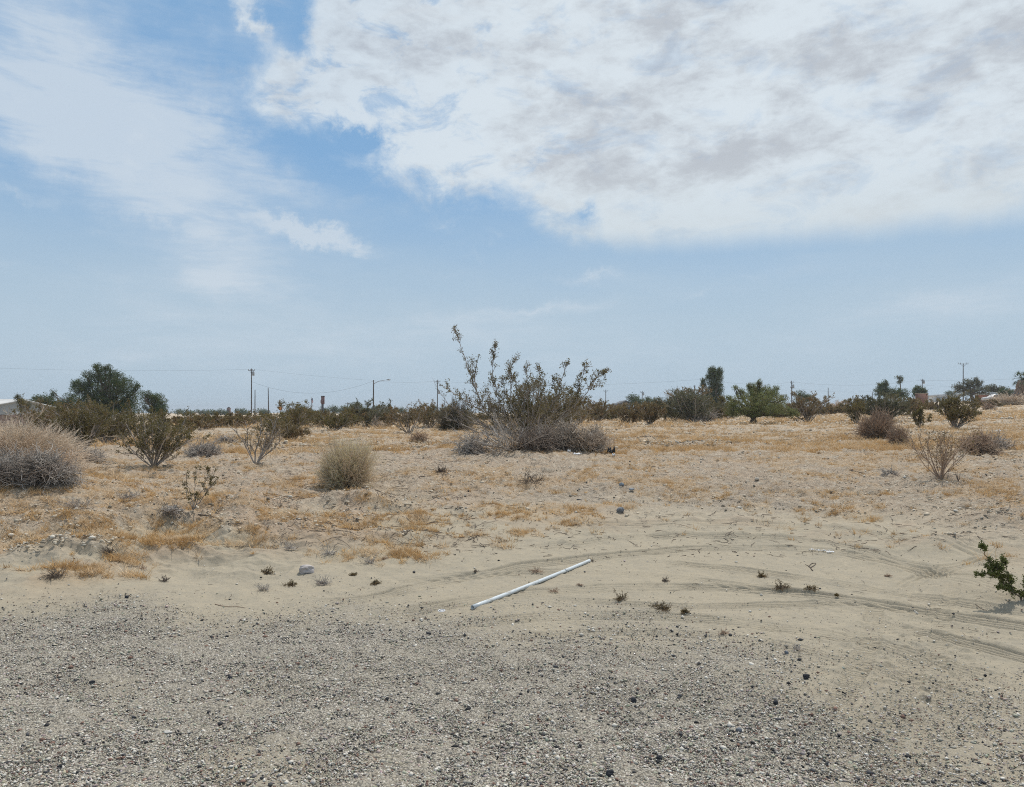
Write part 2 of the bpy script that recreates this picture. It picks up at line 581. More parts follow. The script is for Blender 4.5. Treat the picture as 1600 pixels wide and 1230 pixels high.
def mat_solid(name, c1, c2=None, scale=8.0, rough=0.6, metal=0.0, bump=0.0, stretch=(1, 1, 1)):
    m, t = mat_base(name)
    oc = t.mapping(t.n('ShaderNodeTexCoord').outputs['Object'], sc=stretch)
    n1 = t.noise(oc, scale, 6, .6)
    col = t.mix(t.mapr(n1, .3, .7), c1, c2 or tuple(x * .8 for x in c1))
    b = t.n('ShaderNodeBsdfPrincipled'); t.put(b.inputs['Base Color'], col)
    b.inputs['Roughness'].default_value = rough; b.inputs['Metallic'].default_value = metal
    b.inputs['Specular IOR Level'].default_value = 0.35
    if bump:
        bp = t.n('ShaderNodeBump'); bp.inputs['Strength'].default_value = .6; bp.inputs['Distance'].default_value = bump
        t.put(bp.inputs['Height'], n1); t.put(b.inputs['Normal'], bp.outputs[0])
    o = t.n('ShaderNodeOutputMaterial'); t.put(o.inputs[0], b.outputs[0])
    return m


# ================================================================== mounds that carry bushes
def mound(px, py, rx, ry, h, dd=0.0):
    p = hit(px, py)
    MOUNDS.append((p[0], p[1] + dd, rx, ry, h))


mound(556, 792, 0.85, 0.60, 0.24, .30)     # sand hummock under the round bush
mound(1590, 925, 0.9, 0.7, 0.10, .1)       # hummock under the green plant
mound(820, 712, 2.6, 1.8, 0.16, .6)
mound(40, 775, 1.8, 1.3, 0.22, .5)
mound(1478, 752, 1.0, .8, 0.10, .2)
for _a in ((40, 868, .9, .45, .12), (165, 855, .8, .4, .14), (285, 858, .7, .4, .11), (400, 838, .8, .45, .12), (110, 815, .9, .5, .13), (240, 800, .7, .4, .12), (500, 848, .6, .4, .09), (600, 838, .8, .4, .08), (350, 790, .8, .5, .10), (-60, 840, 1., .6, .16), (700, 800, 1.2, .5, .07), (1490, 850, 1.1, .5, .10), (1340, 805, 1.2, .5, .07), (1590, 810, 1.2, .6, .12)):
    mound(*_a)

# ================================================================== ground sheet
TRACKS = [  # photo points, rib count, rib spacing (m), depth (m), half width
    ([(480, 948), (620, 926), (700, 906), (820, 884), (930, 870), (1040, 860), (1160, 855), (1270, 858), (1360, 872), (1450, 893), (1600, 935)], 4, .055, .013, .13),
    ([(560, 968), (700, 945), (830, 926), (960, 917), (1100, 917), (1220, 924), (1330, 937), (1450, 957), (1575, 975), (1700, 1000)], 4, .060, .016, .15),
    ([(1010, 878), (1090, 884), (1200, 896), (1330, 916), (1400, 928), (1520, 946), (1650, 965)], 3, .045, .013, .09),
    ([(1385, 978), (1470, 992), (1540, 1010), (1640, 1038), (1750, 1075)], 4, .050, .018, .13),
    ([(820, 934), (900, 938), (1000, 946), (1120, 948), (1250, 944), (1345, 942), (1480, 960)], 3, .040, .011, .08),
    ([(600, 912), (700, 900), (850, 893), (1000, 897), (1100, 908), (1250, 926), (1360, 940)], 3, .05, .009, .10),
    ([(820, 858), (880, 850), (1000, 838), (1120, 836), (1250, 842), (1340, 856), (1440, 884), (1560, 905)], 3, .07, .011, .12),
    ([(650, 985), (800, 966), (950, 960), (1100, 965), (1250, 985), (1400, 1010), (1600, 1075)], 4, .05, .009, .13),
    ([(760, 1000), (950, 985), (1120, 992), (1280, 1020), (1420, 1055), (1600, 1120)], 3, .05, .008, .10),
    ([(1370, 940), (1362, 980), (1352, 1015), (1335, 1060), (1300, 1120)], 0, .035, .014, .07),
    ([(1440, 1010), (1420, 1060), (1400, 1120), (1370, 1200), (1350, 1260)], 0, .04, .010, .08),
    ([(1500, 900), (1475, 950), (1462, 1010), (1470, 1080), (1500, 1160)], 0, .04, .009, .06),
    ([(1600, 870), (1520, 880), (1440, 905), (1400, 930)], 3, .06, .014, .12),
    ([(900, 822), (1050, 815), (1200, 818), (1350, 830), (1500, 850), (1640, 880)], 3, .09, .014, .16),
]


def pixel_path(pts):
    return np.array([hit(a, b)[:2] for a, b in pts])


def gravel_mask(x, y, px, py):
    bx = np.array([-400, 0, 120, 200, 330, 450, 600, 700, 900, 1100, 1200, 1280, 1350, 1430, 1520, 1700, 2400.])
    by = np.array([995, 978, 970, 965, 962, 952, 945, 955, 968, 978, 1000, 1030, 1075, 1130, 1190, 1260, 1330.])
    b = np.interp(px, bx, by)
    w = (fbm(x, y, .8, 4, 71) - .5) * 110
    g = np.maximum(sstep(py + w * .9, b - 40, b + 45 + 75 * sstep(px, 500, 1200)), .55 * sstep(py + w, 1005, 1120) * sstep(px, 900, 1300)) * (1 - .45 * sstep(px, 1150, 1400))
    # a sandy tongue at the bottom left and bare spots
    s1 = np.exp(-(((px - 400) / 120) ** 2 + ((py - 1200) / 60) ** 2)) + .7 * np.exp(-(((px - 170) / 70) ** 2 + ((py - 1075) / 25) ** 2))
    g = g * (1 - .75 * np.clip(s1 + (fbm(x, y, .3, 3, 72) - .5) * .5, 0, .8))
    g = g * (0.8 + .2 * sstep(fbm(x, y, .55, 4, 73), .36, .56))
    # second stony strip further up
    s2 = np.exp(-(((px - 1000) / 240) ** 2 + ((py - 772) / 17) ** 2)) + .8 * np.exp(-(((px - 1230) / 140) ** 2 + ((py - 790) / 15) ** 2)) + .5 * np.exp(-(((px - 770) / 70) ** 2 + ((py - 768) / 12) ** 2))
    return np.clip(np.maximum(g, .75 * np.clip(s2, 0, 1) * sstep(fbm(x, y, .5, 3, 74), .3, .6)), 0, 1)


def straw_mask(x, y, px, py):
    """where dry golden grass lies"""
    bx = np.array([-400, 0, 100, 250, 400, 520, 640, 760, 900, 1050, 1200, 1320, 1450, 1600, 2400.])
    by = np.array([925, 918, 916, 896, 862, 878, 880, 850, 835, 800, 812, 815, 815, 812, 800.])
    b = np.interp(px, bx, by)
    edge = sstep(b - py + (fbm(x, y, .9, 3, 40) - .5) * 60, -6, 26)
    n = fbm(x, y, 1.1, 4, 41) * .55 + fbm(x * .6, y, .33, 3, 42) * .45
    far = sstep(780 - py, 0, 75)
    thr = .548 - .045 * far
    m = sstep(n, thr - .03, thr + .035)
    extra = 0
    for a, c, sx, sy in ((775, 800, 70, 12), (250, 775, 90, 16), (1170, 785, 30, 6), (1350, 775, 45, 9), (620, 782, 60, 8), (420, 805, 45, 9), (740, 762, 90, 9),
                         (830, 838, 25, 4), (120, 790, 110, 22), (1570, 760, 60, 20), (270, 845, 60, 10), (190, 860, 50, 12), (610, 862, 50, 9), (950, 750, 110, 10), (1300, 700, 150, 14)):
        extra = extra + np.exp(-(((px - a) / sx) ** 2 + ((py - c) / sy) ** 2))
    m = np.clip(m + np.clip(extra, 0, 1) * sstep(fbm(x * .6, y, .25, 3, 43), .38, .55), 0, 1)
    # rusty straw caught on the left bank
    lb = np.exp(-(((px - 190) / 330) ** 2 + ((py - 848) / 62) ** 2)) * sstep(fbm(x * .7, y, .4, 4, 44), .46, .58)
    m = np.clip(m + .9 * lb * (.45 + .55 * sstep(py, 900, 850)), 0, 1)
    return m * edge


def make_ground():
    az = np.concatenate([np.radians(np.linspace(-40, 40, 1100)), np.radians(np.linspace(40, 320, 140))[1:-1]])
    r = [.35, .8, 1.3, 1.8, 2.2, 2.5]
    while r[-1] < 10: r.append(r[-1] * 1.0015 if r[-1] > 2.6 else r[-1] + .05)
    while r[-1] < 45: r.append(r[-1] * 1.0034)
    while r[-1] < 2500: r.append(r[-1] * 1.03)
    r = np.array(r)
    A, R = np.meshgrid(az, r)
    x = (R * np.sin(A)).ravel(); y = (R * np.cos(A)).ravel()
    z = H(x, y)
    px, py = proj(x, y, z)
    front = (y > 1.0)
    px = np.where(front, px, 800); py = np.where(front, py, 1500)
    d = np.hypot(x, y)
    nearw = 1 - sstep(d, 35, 80)
    g = gravel_mask(x, y, px, py)
    s = straw_mask(x, y, px, py)
    fld = sstep(z, .1, .45)
    # fine relief
    dz = (fbm(x, y * 1.2, .34, 5, 21, .6) - .5) * (.018 + .11 * fld)
    dz += (fbm(x, y, .07, 3, 22) - .5) * (.008 + .034 * fld + .010 * g)
    dz += -np.abs(fbm(x * 1.0, y * .8, .22, 3, 25) - .5) * .09 * fld
    dz += (fbm(x, y, .16, 3, 29) - .5) * .06 * fld * sstep(d, 8, 14)
    dz += (fbm(x * .8, y, 1.1, 3, 26) - .5) * .12 * fld * sstep(d, 9, 20)
    dz += (fbm(x, y, .018, 2, 23) - .5) * (.003 + .006 * g) * (1 - sstep(d, 9, 16))
    lbk = np.exp(-(((px - 230) / 330) ** 2 + ((py - 838) / 50) ** 2))
    dz += -lbk * np.abs(fbm(x * .7, y * 1.5, .30, 4, 36) - .5) * .24 + lbk * (fbm(x, y, .10, 3, 37) - .5) * .05
    # scuffed sand with prints, right foreground
    sc = np.exp(-(((px - 1420) / 150) ** 2 + ((py - 1060) / 120) ** 2))
    dz += sc * (-np.abs(fbm(x, y, .16, 3, 27) - .5) * .12 + (fbm(x, y, .10, 2, 28) - .5) * .02)
    # eroded scarp of the hummock at (548,782)
    hx, hy, _ = hit(560, 782)
    q = np.exp(-(((x - hx) / .36) ** 2 + ((y - hy) / .16) ** 2))
    dz += -q * .05 * np.abs(np.sin((y - hy) * 34 + 5 * fbm(x, y, .2, 3, 33) + (x - hx) * 4)) * 1.2
    # sand drifted against the pipe
    pa, pb = hit(738, 953)[:2], hit(921, 879.5)[:2]
    e = pb - pa; tt = np.clip(((x - pa[0]) * e[0] + (y - pa[1]) * e[1]) / (e @ e), .03, .97)
    dp = np.hypot(x - pa[0] - tt * e[0], y - pa[1] - tt * e[1])
    dz += .013 * np.exp(-(dp / .035) ** 2) * (.3 + 1.2 * fbm(x, y, .25, 2, 95)) * (y > 3)
    # tyre tracks
    near = np.where((d < 13) & (d > 2.5) & (y > 0))[0]
    xn, yn = x[near], y[near]
    trk = np.zeros(len(near))
    shade = np.zeros(len(near))
    for pts, ribs, sp, dep, hw in TRACKS:
        Pp = pixel_path(pts)
        for q_ in range(2):   # round the corners
            m_ = np.empty((2 * len(Pp) - 2, 2)); m_[0::2] = Pp[:-1] * .75 + Pp[1:] * .25; m_[1::2] = Pp[:-1] * .25 + Pp[1:] * .75
            Pp = np.vstack([Pp[:1], m_, Pp[-1:]])
        best = np.full(len(near), 1e9); sgn = np.zeros(len(near)); arc = np.zeros(len(near)); acc = 0.0
        for a, b in zip(Pp[:-1], Pp[1:]):
            e = b - a; L = math.hypot(*e)
            if L < 1e-6: continue
            t = np.clip(((xn - a[0]) * e[0] + (yn - a[1]) * e[1]) / L ** 2, 0, 1)
            dx = xn - a[0] - t * e[0]; dy = yn - a[1] - t * e[1]
            dd = np.hypot(dx, dy)
            w = dd < best
            best = np.where(w, dd, best); sgn = np.where(w, np.sign(e[0] * dy - e[1] * dx), sgn); arc = np.where(w, acc + t * L, arc)
            acc += L
        off = best * sgn
        wob = (fbm(xn, yn, .5, 2, 91) - .5) * .03
        off = off + wob
        env = (1 - sstep(np.abs(off), hw * .75, hw * 1.15)) * sstep(arc, 0, .4) * sstep(acc - arc, 0, .4)
        fade = .35 + .65 * sstep(fbm(xn, yn, .7, 3, 92), .34, .58)
        if ribs == 0:
            prof = -.5 * dep - dep * .8 * np.maximum(0, np.cos(arc * 2 * PI / sp)) ** 2
        elif ribs == 1:
            prof = -1.6 * dep * np.cos(np.clip(off / hw, -1, 1) * PI / 2)
        else:
            prof = -dep * .5 - dep * 1.35 * (.5 + .5 * np.cos(off * 2 * PI / sp)) ** 1.5
        berm = dep * .5 * np.exp(-((np.abs(off) - hw * 1.2) / (hw * .28)) ** 2)
        trk += (env * prof + berm * sstep(arc, 0, .4) * sstep(acc - arc, 0, .4)) * fade
        shade = np.maximum(shade, env * fade)
    k = 1.35 * (1 - .85 * g[near])
    flat = 1 - .7 * np.clip(shade, 0, 1)
    dz[near] = dz[near] * flat + trk * k
    z = z + dz * nearw
    nr, na = len(r), len(az)
    i = np.arange(nr - 1)[:, None] * na; j = np.arange(na)[None]; j2 = (j + 1) % na
    Q = np.stack([i + j, i + j2, i + na + j2, i + na + j], -1).reshape(-1, 4)
    V = np.c_[x, y, z]
    # close the middle under the viewer
    V = np.vstack([V, [0, 0, float(z[:na].mean())]])
    cidx = len(V) - 1
    j = np.arange(na)
    Tn = np.stack([np.full(na, cidx), (j + 1) % na, j], -1)
    red = np.clip(sstep(fbm(x, y, .8, 4, 61), .5, .62) * sstep(z, .03, .3) * (1 - sstep(py * 0 + d, 14, 26)), 0, 1) * (.45 + .55 * sstep(px, 800, 600)) * (1 - g)
    me = mesh_np('ground', V, [Q, Tn], [mat_ground()], attrs={
        'gravel': np.append(g, 1), 'straw': np.append(s, 0), 'red': np.append(red, 0)}, smooth=True)
    return tag(link('ground', me), kind='structure', label='pale desert sand and gravel ground with tyre tracks', cat='ground')


def mat_ground():
    m, t = mat_base('desert_sand')
    oc = t.n('ShaderNodeTexCoord').outputs['Object']
    g, s, rd = attr(t, 'gravel'), attr(t, 'straw'), attr(t, 'red')
    big = t.noise(oc, .9, 5, .6)
    mid = t.noise(oc, 7.0, 5, .65)
    fine = t.noise(oc, 60.0, 4, .75)
    grain = t.noise(oc, 260.0, 2, .8)
    sand = t.mix(t.mapr(big, .3, .7), (.375, .325, .240), (.345, .305, .232))
    sand = t.mix(t.mapr(mid, .35, .7), sand, (.40, .345, .252))
    sand = t.mix(t.m('MULTIPLY', rd, .75), sand, (.35, .25, .168))
    st = t.mix(t.mapr(mid, .3, .65), (.47, .32, .155), (.39, .29, .17))
    sand = t.mix(t.m('MULTIPLY', s, t.mapr(fine, .38, .62, .05, .5)), sand, st)
    def cells(scale):
        v1 = t.n('ShaderNodeTexVoronoi', feature='F1'); t.put(v1.inputs['Vector'], t.mapping(oc, sc=(1, 1, .4))); v1.inputs['Scale'].default_value = scale
        sx = t.n('ShaderNodeSeparateXYZ'); t.put(sx.inputs[0], v1.outputs['Color'])
        return v1.outputs['Distance'], sx.outputs[0], sx.outputs[1]
    d1, r1, q1 = cells(105.0)
    d2, r2_, q2 = cells(48.0)
    gr = t.mix(r1, (.36, .325, .262), (.50, .455, .375))
    gr = t.mix(t.m('GREATER_THAN', q1, .86), gr, (.075, .072, .07))
    gr = t.mix(t.m('LESS_THAN', q1, .10), gr, (.60, .56, .49))
    gr = t.mix(t.mapr(d1, .42, .62, 0, .8), gr, (.13, .115, .095))  # shade in the gaps between pebbles, painted into the gravel colour
    gr = t.mix(t.m('MULTIPLY', t.m('GREATER_THAN', q2, .78), t.mapr(d2, .52, .40)), gr, t.mix(r2_, (.10, .098, .095), (.48, .44, .37)))
    brk = t.mapr(t.m('ADD', t.m('MULTIPLY', g, 1.0), t.m('MULTIPLY', t.m('SUBTRACT', t.noise(oc, 30.0, 5, .8), .5), 2.4)), .08, .80, smooth=False)
    sand = t.mix(t.m('MULTIPLY', brk, .92), sand, gr)
    fz = t.n('ShaderNodeSeparateXYZ'); t.put(fz.inputs[0], oc)
    sand = t.mix(t.mapr(fz.outputs[2], .15, .5, 0, .7), sand, t.mix(t.m('MULTIPLY', s, .8), (.54, .42, .308), (.58, .415, .26)))
    # darker and paler grains
    sand = t.mix(t.mapr(grain, .60, .72, 0, .55), sand, (.09, .08, .07))
    sand = t.mix(t.mapr(grain, .40, .30, 0, .5), sand, (.50, .45, .37))
    sand = t.mix(t.mapr(fine, .66, .76, 0, .35), sand, (.16, .13, .10))
    b = t.n('ShaderNodeBsdfPrincipled'); t.put(b.inputs['Base Color'], sand)
    b.inputs['Roughness'].default_value = .92
    b.inputs['Specular IOR Level'].default_value = .15
    gz = t.n('ShaderNodeSeparateXYZ'); t.put(gz.inputs[0], oc)
    fld = t.mapr(gz.outputs[2], .12, .45)
    clod = t.noise(oc, 26.0, 5, .7)
    b0 = t.n('ShaderNodeBump'); t.put(b0.inputs['Strength'], t.m('MULTIPLY', fld, .9)); b0.inputs['Distance'].default_value = .05
    t.put(b0.inputs['Height'], clod)
    sand = t.mix(t.m('MULTIPLY', fld, t.mapr(clod, .62, .72, 0, .45)), sand, (.20, .155, .11))
    sand = t.mix(t.m('MULTIPLY', fld, t.mapr(clod, .46, .32, 0, .6)), sand, (.52, .46, .36))
    dist = t.n('ShaderNodeVectorMath', operation='LENGTH'); t.put(dist.inputs[0], oc)
    dl = dist.outputs['Value']
    c9 = t.noise(t.mapping(oc, sc=(.75, 1, 1)), 11.0, 4, .75); c4 = t.noise(t.mapping(oc, sc=(.7, 1, 1)), 4.2, 4, .8)
    w9 = t.m('MULTIPLY', fld, t.mapr(dl, 8, 14, .35, 1.0)); w4 = t.m('MULTIPLY', fld, t.mapr(dl, 18, 40))
    for cn, ww in ((c9, w9), (c4, w4)):
        sand = t.mix(t.m('MULTIPLY', ww, t.mapr(cn, .58, .68, 0, .42)), sand, (.24, .185, .13))
        sand = t.mix(t.m('MULTIPLY', ww, t.mapr(cn, .49, .38, 0, .75)), sand, (.60, .53, .42))
    b1 = t.n('ShaderNodeBump'); t.put(b1.inputs['Strength'], w9); b1.inputs['Distance'].default_value = .06
    t.put(b1.inputs['Height'], t.m('SUBTRACT', 1.0, c9)); t.put(b0.inputs['Normal'], b1.outputs[0])
    t.put(b.inputs['Base Color'], sand)
    bp = t.n('ShaderNodeBump'); bp.inputs['Strength'].default_value = .7; bp.inputs['Distance'].default_value = .010
    t.put(bp.inputs['Normal'], b0.outputs[0])
    t.put(bp.inputs['Height'], t.m('ADD', t.m('ADD', fine, t.m('MULTIPLY', grain, .5)), t.m('MULTIPLY', brk, t.m('MULTIPLY', t.m('SUBTRACT', .7, d1), 1.3))))
    t.put(b.inputs['Normal'], bp.outputs[0])
    o = t.n('ShaderNodeOutputMaterial'); t.put(o.inputs[0], b.outputs[0])
    return m


make_ground()

# ------------------------------------------------------------------ loose stones
OCT = np.array([[1, 0, 0], [-1, 0, 0], [0, 1, 0], [0, -1, 0], [0, 0, 1], [0, 0, -1.]])
OCF = np.array([[0, 2, 4], [2, 1, 4], [1, 3, 4], [3, 0, 4], [2, 0, 5], [1, 2, 5], [3, 1, 5], [0, 3, 5]])
_ph = (1 + 5 ** .5) / 2
ICO = unit(np.array([[-1, _ph, 0], [1, _ph, 0], [-1, -_ph, 0], [1, -_ph, 0], [0, -1, _ph], [0, 1, _ph], [0, -1, -_ph], [0, 1, -_ph], [_ph, 0, -1], [_ph, 0, 1], [-_ph, 0, -1], [-_ph, 0, 1.]]))
ICF = np.array([[0, 11, 5], [0, 5, 1], [0, 1, 7], [0, 7, 10], [0, 10, 11], [1, 5, 9], [5, 11, 4], [11, 10, 2], [10, 7, 6], [7, 1, 8], [3, 9, 4], [3, 4, 2], [3, 2, 6], [3, 6, 8], [3, 8, 9], [4, 9, 5], [2, 4, 11], [6, 2, 10], [8, 6, 7], [9, 8, 1]])


def stone_cloud(x, y, r, tv, rng, base, faces, sink=.25):
    n = len(x); k = len(base)
    z = H(x, y)
    B = base[None] * (1 + rng.normal(0, .22, (n, k, 1))) * rng.uniform(.65, 1.25, (n, 1, 3)) * np.array([1, 1, .68])
    a = rng.uniform(0, 2 * PI, n); ca, sa = np.cos(a)[:, None], np.sin(a)[:, None]
    X = B[:, :, 0] * ca - B[:, :, 1] * sa; Y = B[:, :, 0] * sa + B[:, :, 1] * ca
    V = np.stack([X, Y, B[:, :, 2]], -1) * r[:, None, None]
    V += np.stack([x, y, z + r * (.62 - sink)], -1)[:, None]
    Fc = faces[None] + (np.arange(n) * k)[:, None, None]
    return V.reshape(-1, 3), Fc.reshape(-1, 3), np.repeat(tv, k, axis=0)


def scatter(n, pyr, pxr, rng, power=1.0):
    """random ground points drawn evenly over a photo region, returned with their photo position"""
    d_near = 1.6 * F / (pyr[1] - HY); d_far = 1.6 * F / max(pyr[0] - HY, 8)
    u = rng.uniform(0, 1, n)
    y = (d_near ** -power + u * (d_far ** -power - d_near ** -power)) ** (-1 / power)
    x = (rng.uniform(pxr[0], pxr[1], n) - CX) / F * y
    z = H(x, y)
    px, py = proj(x, y, z)
    return x, y, z, px, py


def stone_colours(n, rng, dark=.2, light=.2):
    u = rng.uniform(0, 1, n)
    c = np.empty((n, 3))
    basec = np.array([.39, .35, .285])
    c[:] = basec * rng.uniform(.7, 1.25, (n, 1)) * (1 + rng.normal(0, .05, (n, 3)))
    L = u < light; c[L] = np.array([.56, .52, .45]) * rng.uniform(.85, 1.3, (L.sum(), 1))
    D = u > 1 - dark; c[D] = np.array([.055, .054, .055]) * rng.uniform(.5, 1.7, (D.sum(), 1))
    Rr = (u > .5) & (u < .56); c[Rr] = np.array([.23, .14, .105]) * rng.uniform(.7, 1.2, (Rr.sum(), 1))
    return np.clip(c, .01, .8)


def mat_stone():
    m, t = mat_base('pebble')
    a = t.n('ShaderNodeAttribute', attribute_name='tint')
    b = t.n('ShaderNodeBsdfPrincipled'); t.put(b.inputs['Base Color'], a.outputs[0])
    b.inputs['Roughness'].default_value = .8; b.inputs['Specular IOR Level'].default_value = .25
    o = t.n('ShaderNodeOutputMaterial'); t.put(o.inputs[0], b.outputs[0])
    return m


def make_gravel():
    rng = np.random.default_rng(11)
    ms = mat_stone()
    Vs, Fs, As = [], [], []
    n0 = 0
    # dense small gravel
    x, y, z, px, py = scatter(520000, (940, 1420), (-160, 1760), rng, 1.25)
    g = gravel_mask(x, y, px, py)
    keep = rng.uniform(0, 1, len(x)) < g * .8 + .035
    x, y = x[keep], y[keep]
    r = np.clip(np.exp(rng.normal(math.log(.0036), .48, len(x))), .0015, .016)
    V, Fc, A = stone_cloud(x, y, r, stone_colours(len(x), rng, .10, .25), rng, OCT, OCF, .35)
    Vs.append(V); Fs.append(Fc + n0); As.append(A); n0 += len(V)
    # thinner cover beyond the sides of the picture
    for side in ((-1100, -160), (1760, 2700)):
        x, y, z, px, py = scatter(60000, (940, 1420), side, rng, 1.25)
        keep = rng.uniform(0, 1, len(x)) < gravel_mask(x, y, px, py) * .8
        x, y = x[keep], y[keep]
        r = np.clip(np.exp(rng.normal(math.log(.0046), .45, len(x))), .002, .016)
        V, Fc, A = stone_cloud(x, y, r, stone_colours(len(x), rng, .10, .25), rng, OCT, OCF, .35)
        Vs.append(V); Fs.append(Fc + n0); As.append(A); n0 += len(V)
    # larger, darker stones
    x, y, z, px, py = scatter(7000, (930, 1420), (-160, 1760), rng, 1.6)
    g = gravel_mask(x, y, px, py)
    right = sstep(px, 500, 1100)
    keep = rng.uniform(0, 1, len(x)) < g * (.25 + .75 * right)
    x, y = x[keep], y[keep]
    r = np.clip(np.exp(rng.normal(math.log(.0066), .36, len(x))), .003, .015)
    V, Fc, A = stone_cloud(x, y, r, stone_colours(len(x), rng, .5, .12), rng, ICO, ICF)
    Vs.append(V); Fs.append(Fc + n0); As.append(A); n0 += len(V)
    # scattered over sand and field
    x, y, z, px, py = scatter(60000, (690, 1000), (-200, 1800), rng, 1.3)
    g = gravel_mask(x, y, px, py)
    keep = rng.uniform(0, 1, len(x)) < (.06 + .9 * g) + .25 * sstep(z, .15, .5)
    x, y = x[keep], y[keep]
    r = np.clip(np.exp(rng.normal(math.log(.0045), .5, len(x))), .002, .03) * (1 + sstep(y, 8, 25) * 1.2)
    V, Fc, A = stone_cloud(x, y, r, stone_colours(len(x), rng, .26, .3), rng, OCT, OCF)
    Vs.append(V); Fs.append(Fc + n0); As.append(A); n0 += len(V)
    me = mesh_np('gravel', np.concatenate(Vs), [np.concatenate(Fs)], [ms], attrs={'tint': np.concatenate(As)})
    tag(link('gravel', me), kind='stuff', label='grey and black gravel strewn over the sandy road shoulder', cat='gravel')


make_gravel()


def make_clods():
    rng = np.random.default_rng(14)
    m, t = mat_base('soil_clod')
    a = t.n('ShaderNodeAttribute', attribute_name='tint')
    b = t.n('ShaderNodeBsdfPrincipled'); t.put(b.inputs['Base Color'], a.outputs[0]); b.inputs['Roughness'].default_value = .95
    o = t.n('ShaderNodeOutputMaterial'); t.put(o.inputs[0], b.outputs[0])
    Vs, Fs, As = [], [], []; n0 = 0
    for n, pyr, r0, fl in ((26000, (745, 905), .010, .20), (34000, (690, 750), .020, .16), (26000, (655, 695), .046, .12)):
        x, y, z, px, py = scatter(n, pyr, (-200, 1800), rng, .9)
        patch = sstep(fbm(x, y, 1.4, 3, 88), .40, .62)
        keep = (z > .17 + .2 * fbm(x, y, .6, 3, 89)) & (rng.uniform(0, 1, n) < .25 + .75 * patch)
        x, y = x[keep], y[keep]
        r = np.clip(np.exp(rng.normal(math.log(r0), .5, len(x))), r0 * .3, r0 * 3.2)
        c = np.array([.50, .425, .32]) * rng.uniform(.8, 1.3, (len(x), 1))
        u = rng.uniform(0, 1, len(x)); c[u < fl] *= .42; c[u > .86] = np.array([.60, .55, .46]) * rng.uniform(.8, 1.1, ((u > .86).sum(), 1))
        V, Fc, A = stone_cloud(x, y, r, np.clip(c, 0, .8), rng, ICO if r0 < .03 else OCT, ICF if r0 < .03 else OCF, .42)
        Vs.append(V); Fs.append(Fc + n0); As.append(A); n0 += len(V)
    me = mesh_np('soil_clods', np.concatenate(Vs), [np.concatenate(Fs)], [m], attrs={'tint': np.concatenate(As)})
    tag(link('soil_clods', me), kind='stuff', label='crumbly pale soil clods and small stones over the raised field', cat='soil')


make_clods()


# ------------------------------------------------------------------ dry grass
def make_grass():
    rng = np.random.default_rng(12)
    m = mat_veg('dry_grass_blades', (.76, .50, .22), (.38, .25, .13), (.72, .56, .37), trans=.25)
    Vs, As = [], []
    for n, pyr, pw, nb, hh, spread, wid in ((34000, (745, 925), 1.0, 20, .056, .022, .0030), (36000, (690, 760), .8, 16, .11, .040, .0065), (26000, (657, 695), .5, 12, .20, .085, .017)):
        x, y, z, px, py = scatter(n, pyr, (-250, 1850), rng, pw)
        s = straw_mask(x, y, px, py)
        fine_ = sstep(fbm(x, y, .15 if pyr[1] > 760 else .35, 2, 99), .40, .60)
        keep = rng.uniform(0, 1, len(x)) < (s * .95 * (.12 + .88 * fine_) + .02 * (z > .12))
        x, y = x[keep], y[keep]
        sc = np.exp(rng.normal(0, .35, len(x)))
        # blades
        B = nb
        M = len(x)
        bx = np.repeat(x, B) + rng.normal(0, spread, M * B) * np.repeat(sc, B)
        by = np.repeat(y, B) + rng.normal(0, spread, M * B) * np.repeat(sc, B)
        bz = H(bx, by) - .004
        hgt = hh * np.repeat(sc, B) * rng.uniform(.3, 1.2, M * B)
        lean = rng.normal(0, .9, (M * B, 2)) * hgt[:, None]
        th = rng.uniform(0, PI, M * B)
        wv = np.stack([np.cos(th), np.sin(th)], 1) * (wid * rng.uniform(.6, 1.5, M * B))[:, None]
        P0 = np.stack([bx - wv[:, 0], by - wv[:, 1], bz], 1)
        P1 = np.stack([bx + wv[:, 0], by + wv[:, 1], bz], 1)
        P2 = np.stack([bx + lean[:, 0], by + lean[:, 1], bz + hgt], 1)
        Vs.append(np.stack([P0, P1, P2], 1).reshape(-1, 3))
        As.append(np.repeat(np.clip(np.repeat(rng.uniform(0, 1, M), B) * .6 + rng.uniform(0, .5, M * B), 0, 1), 3))
    V = np.concatenate(Vs)
    me = mesh_np('dry_grass', V, [np.arange(len(V)).reshape(-1, 3)], [m], attrs={'v': np.concatenate(As)})
    tag(link('dry_grass', me), kind='stuff', label='short dry golden grass in patches over the sandy field', cat='grass')


make_grass()


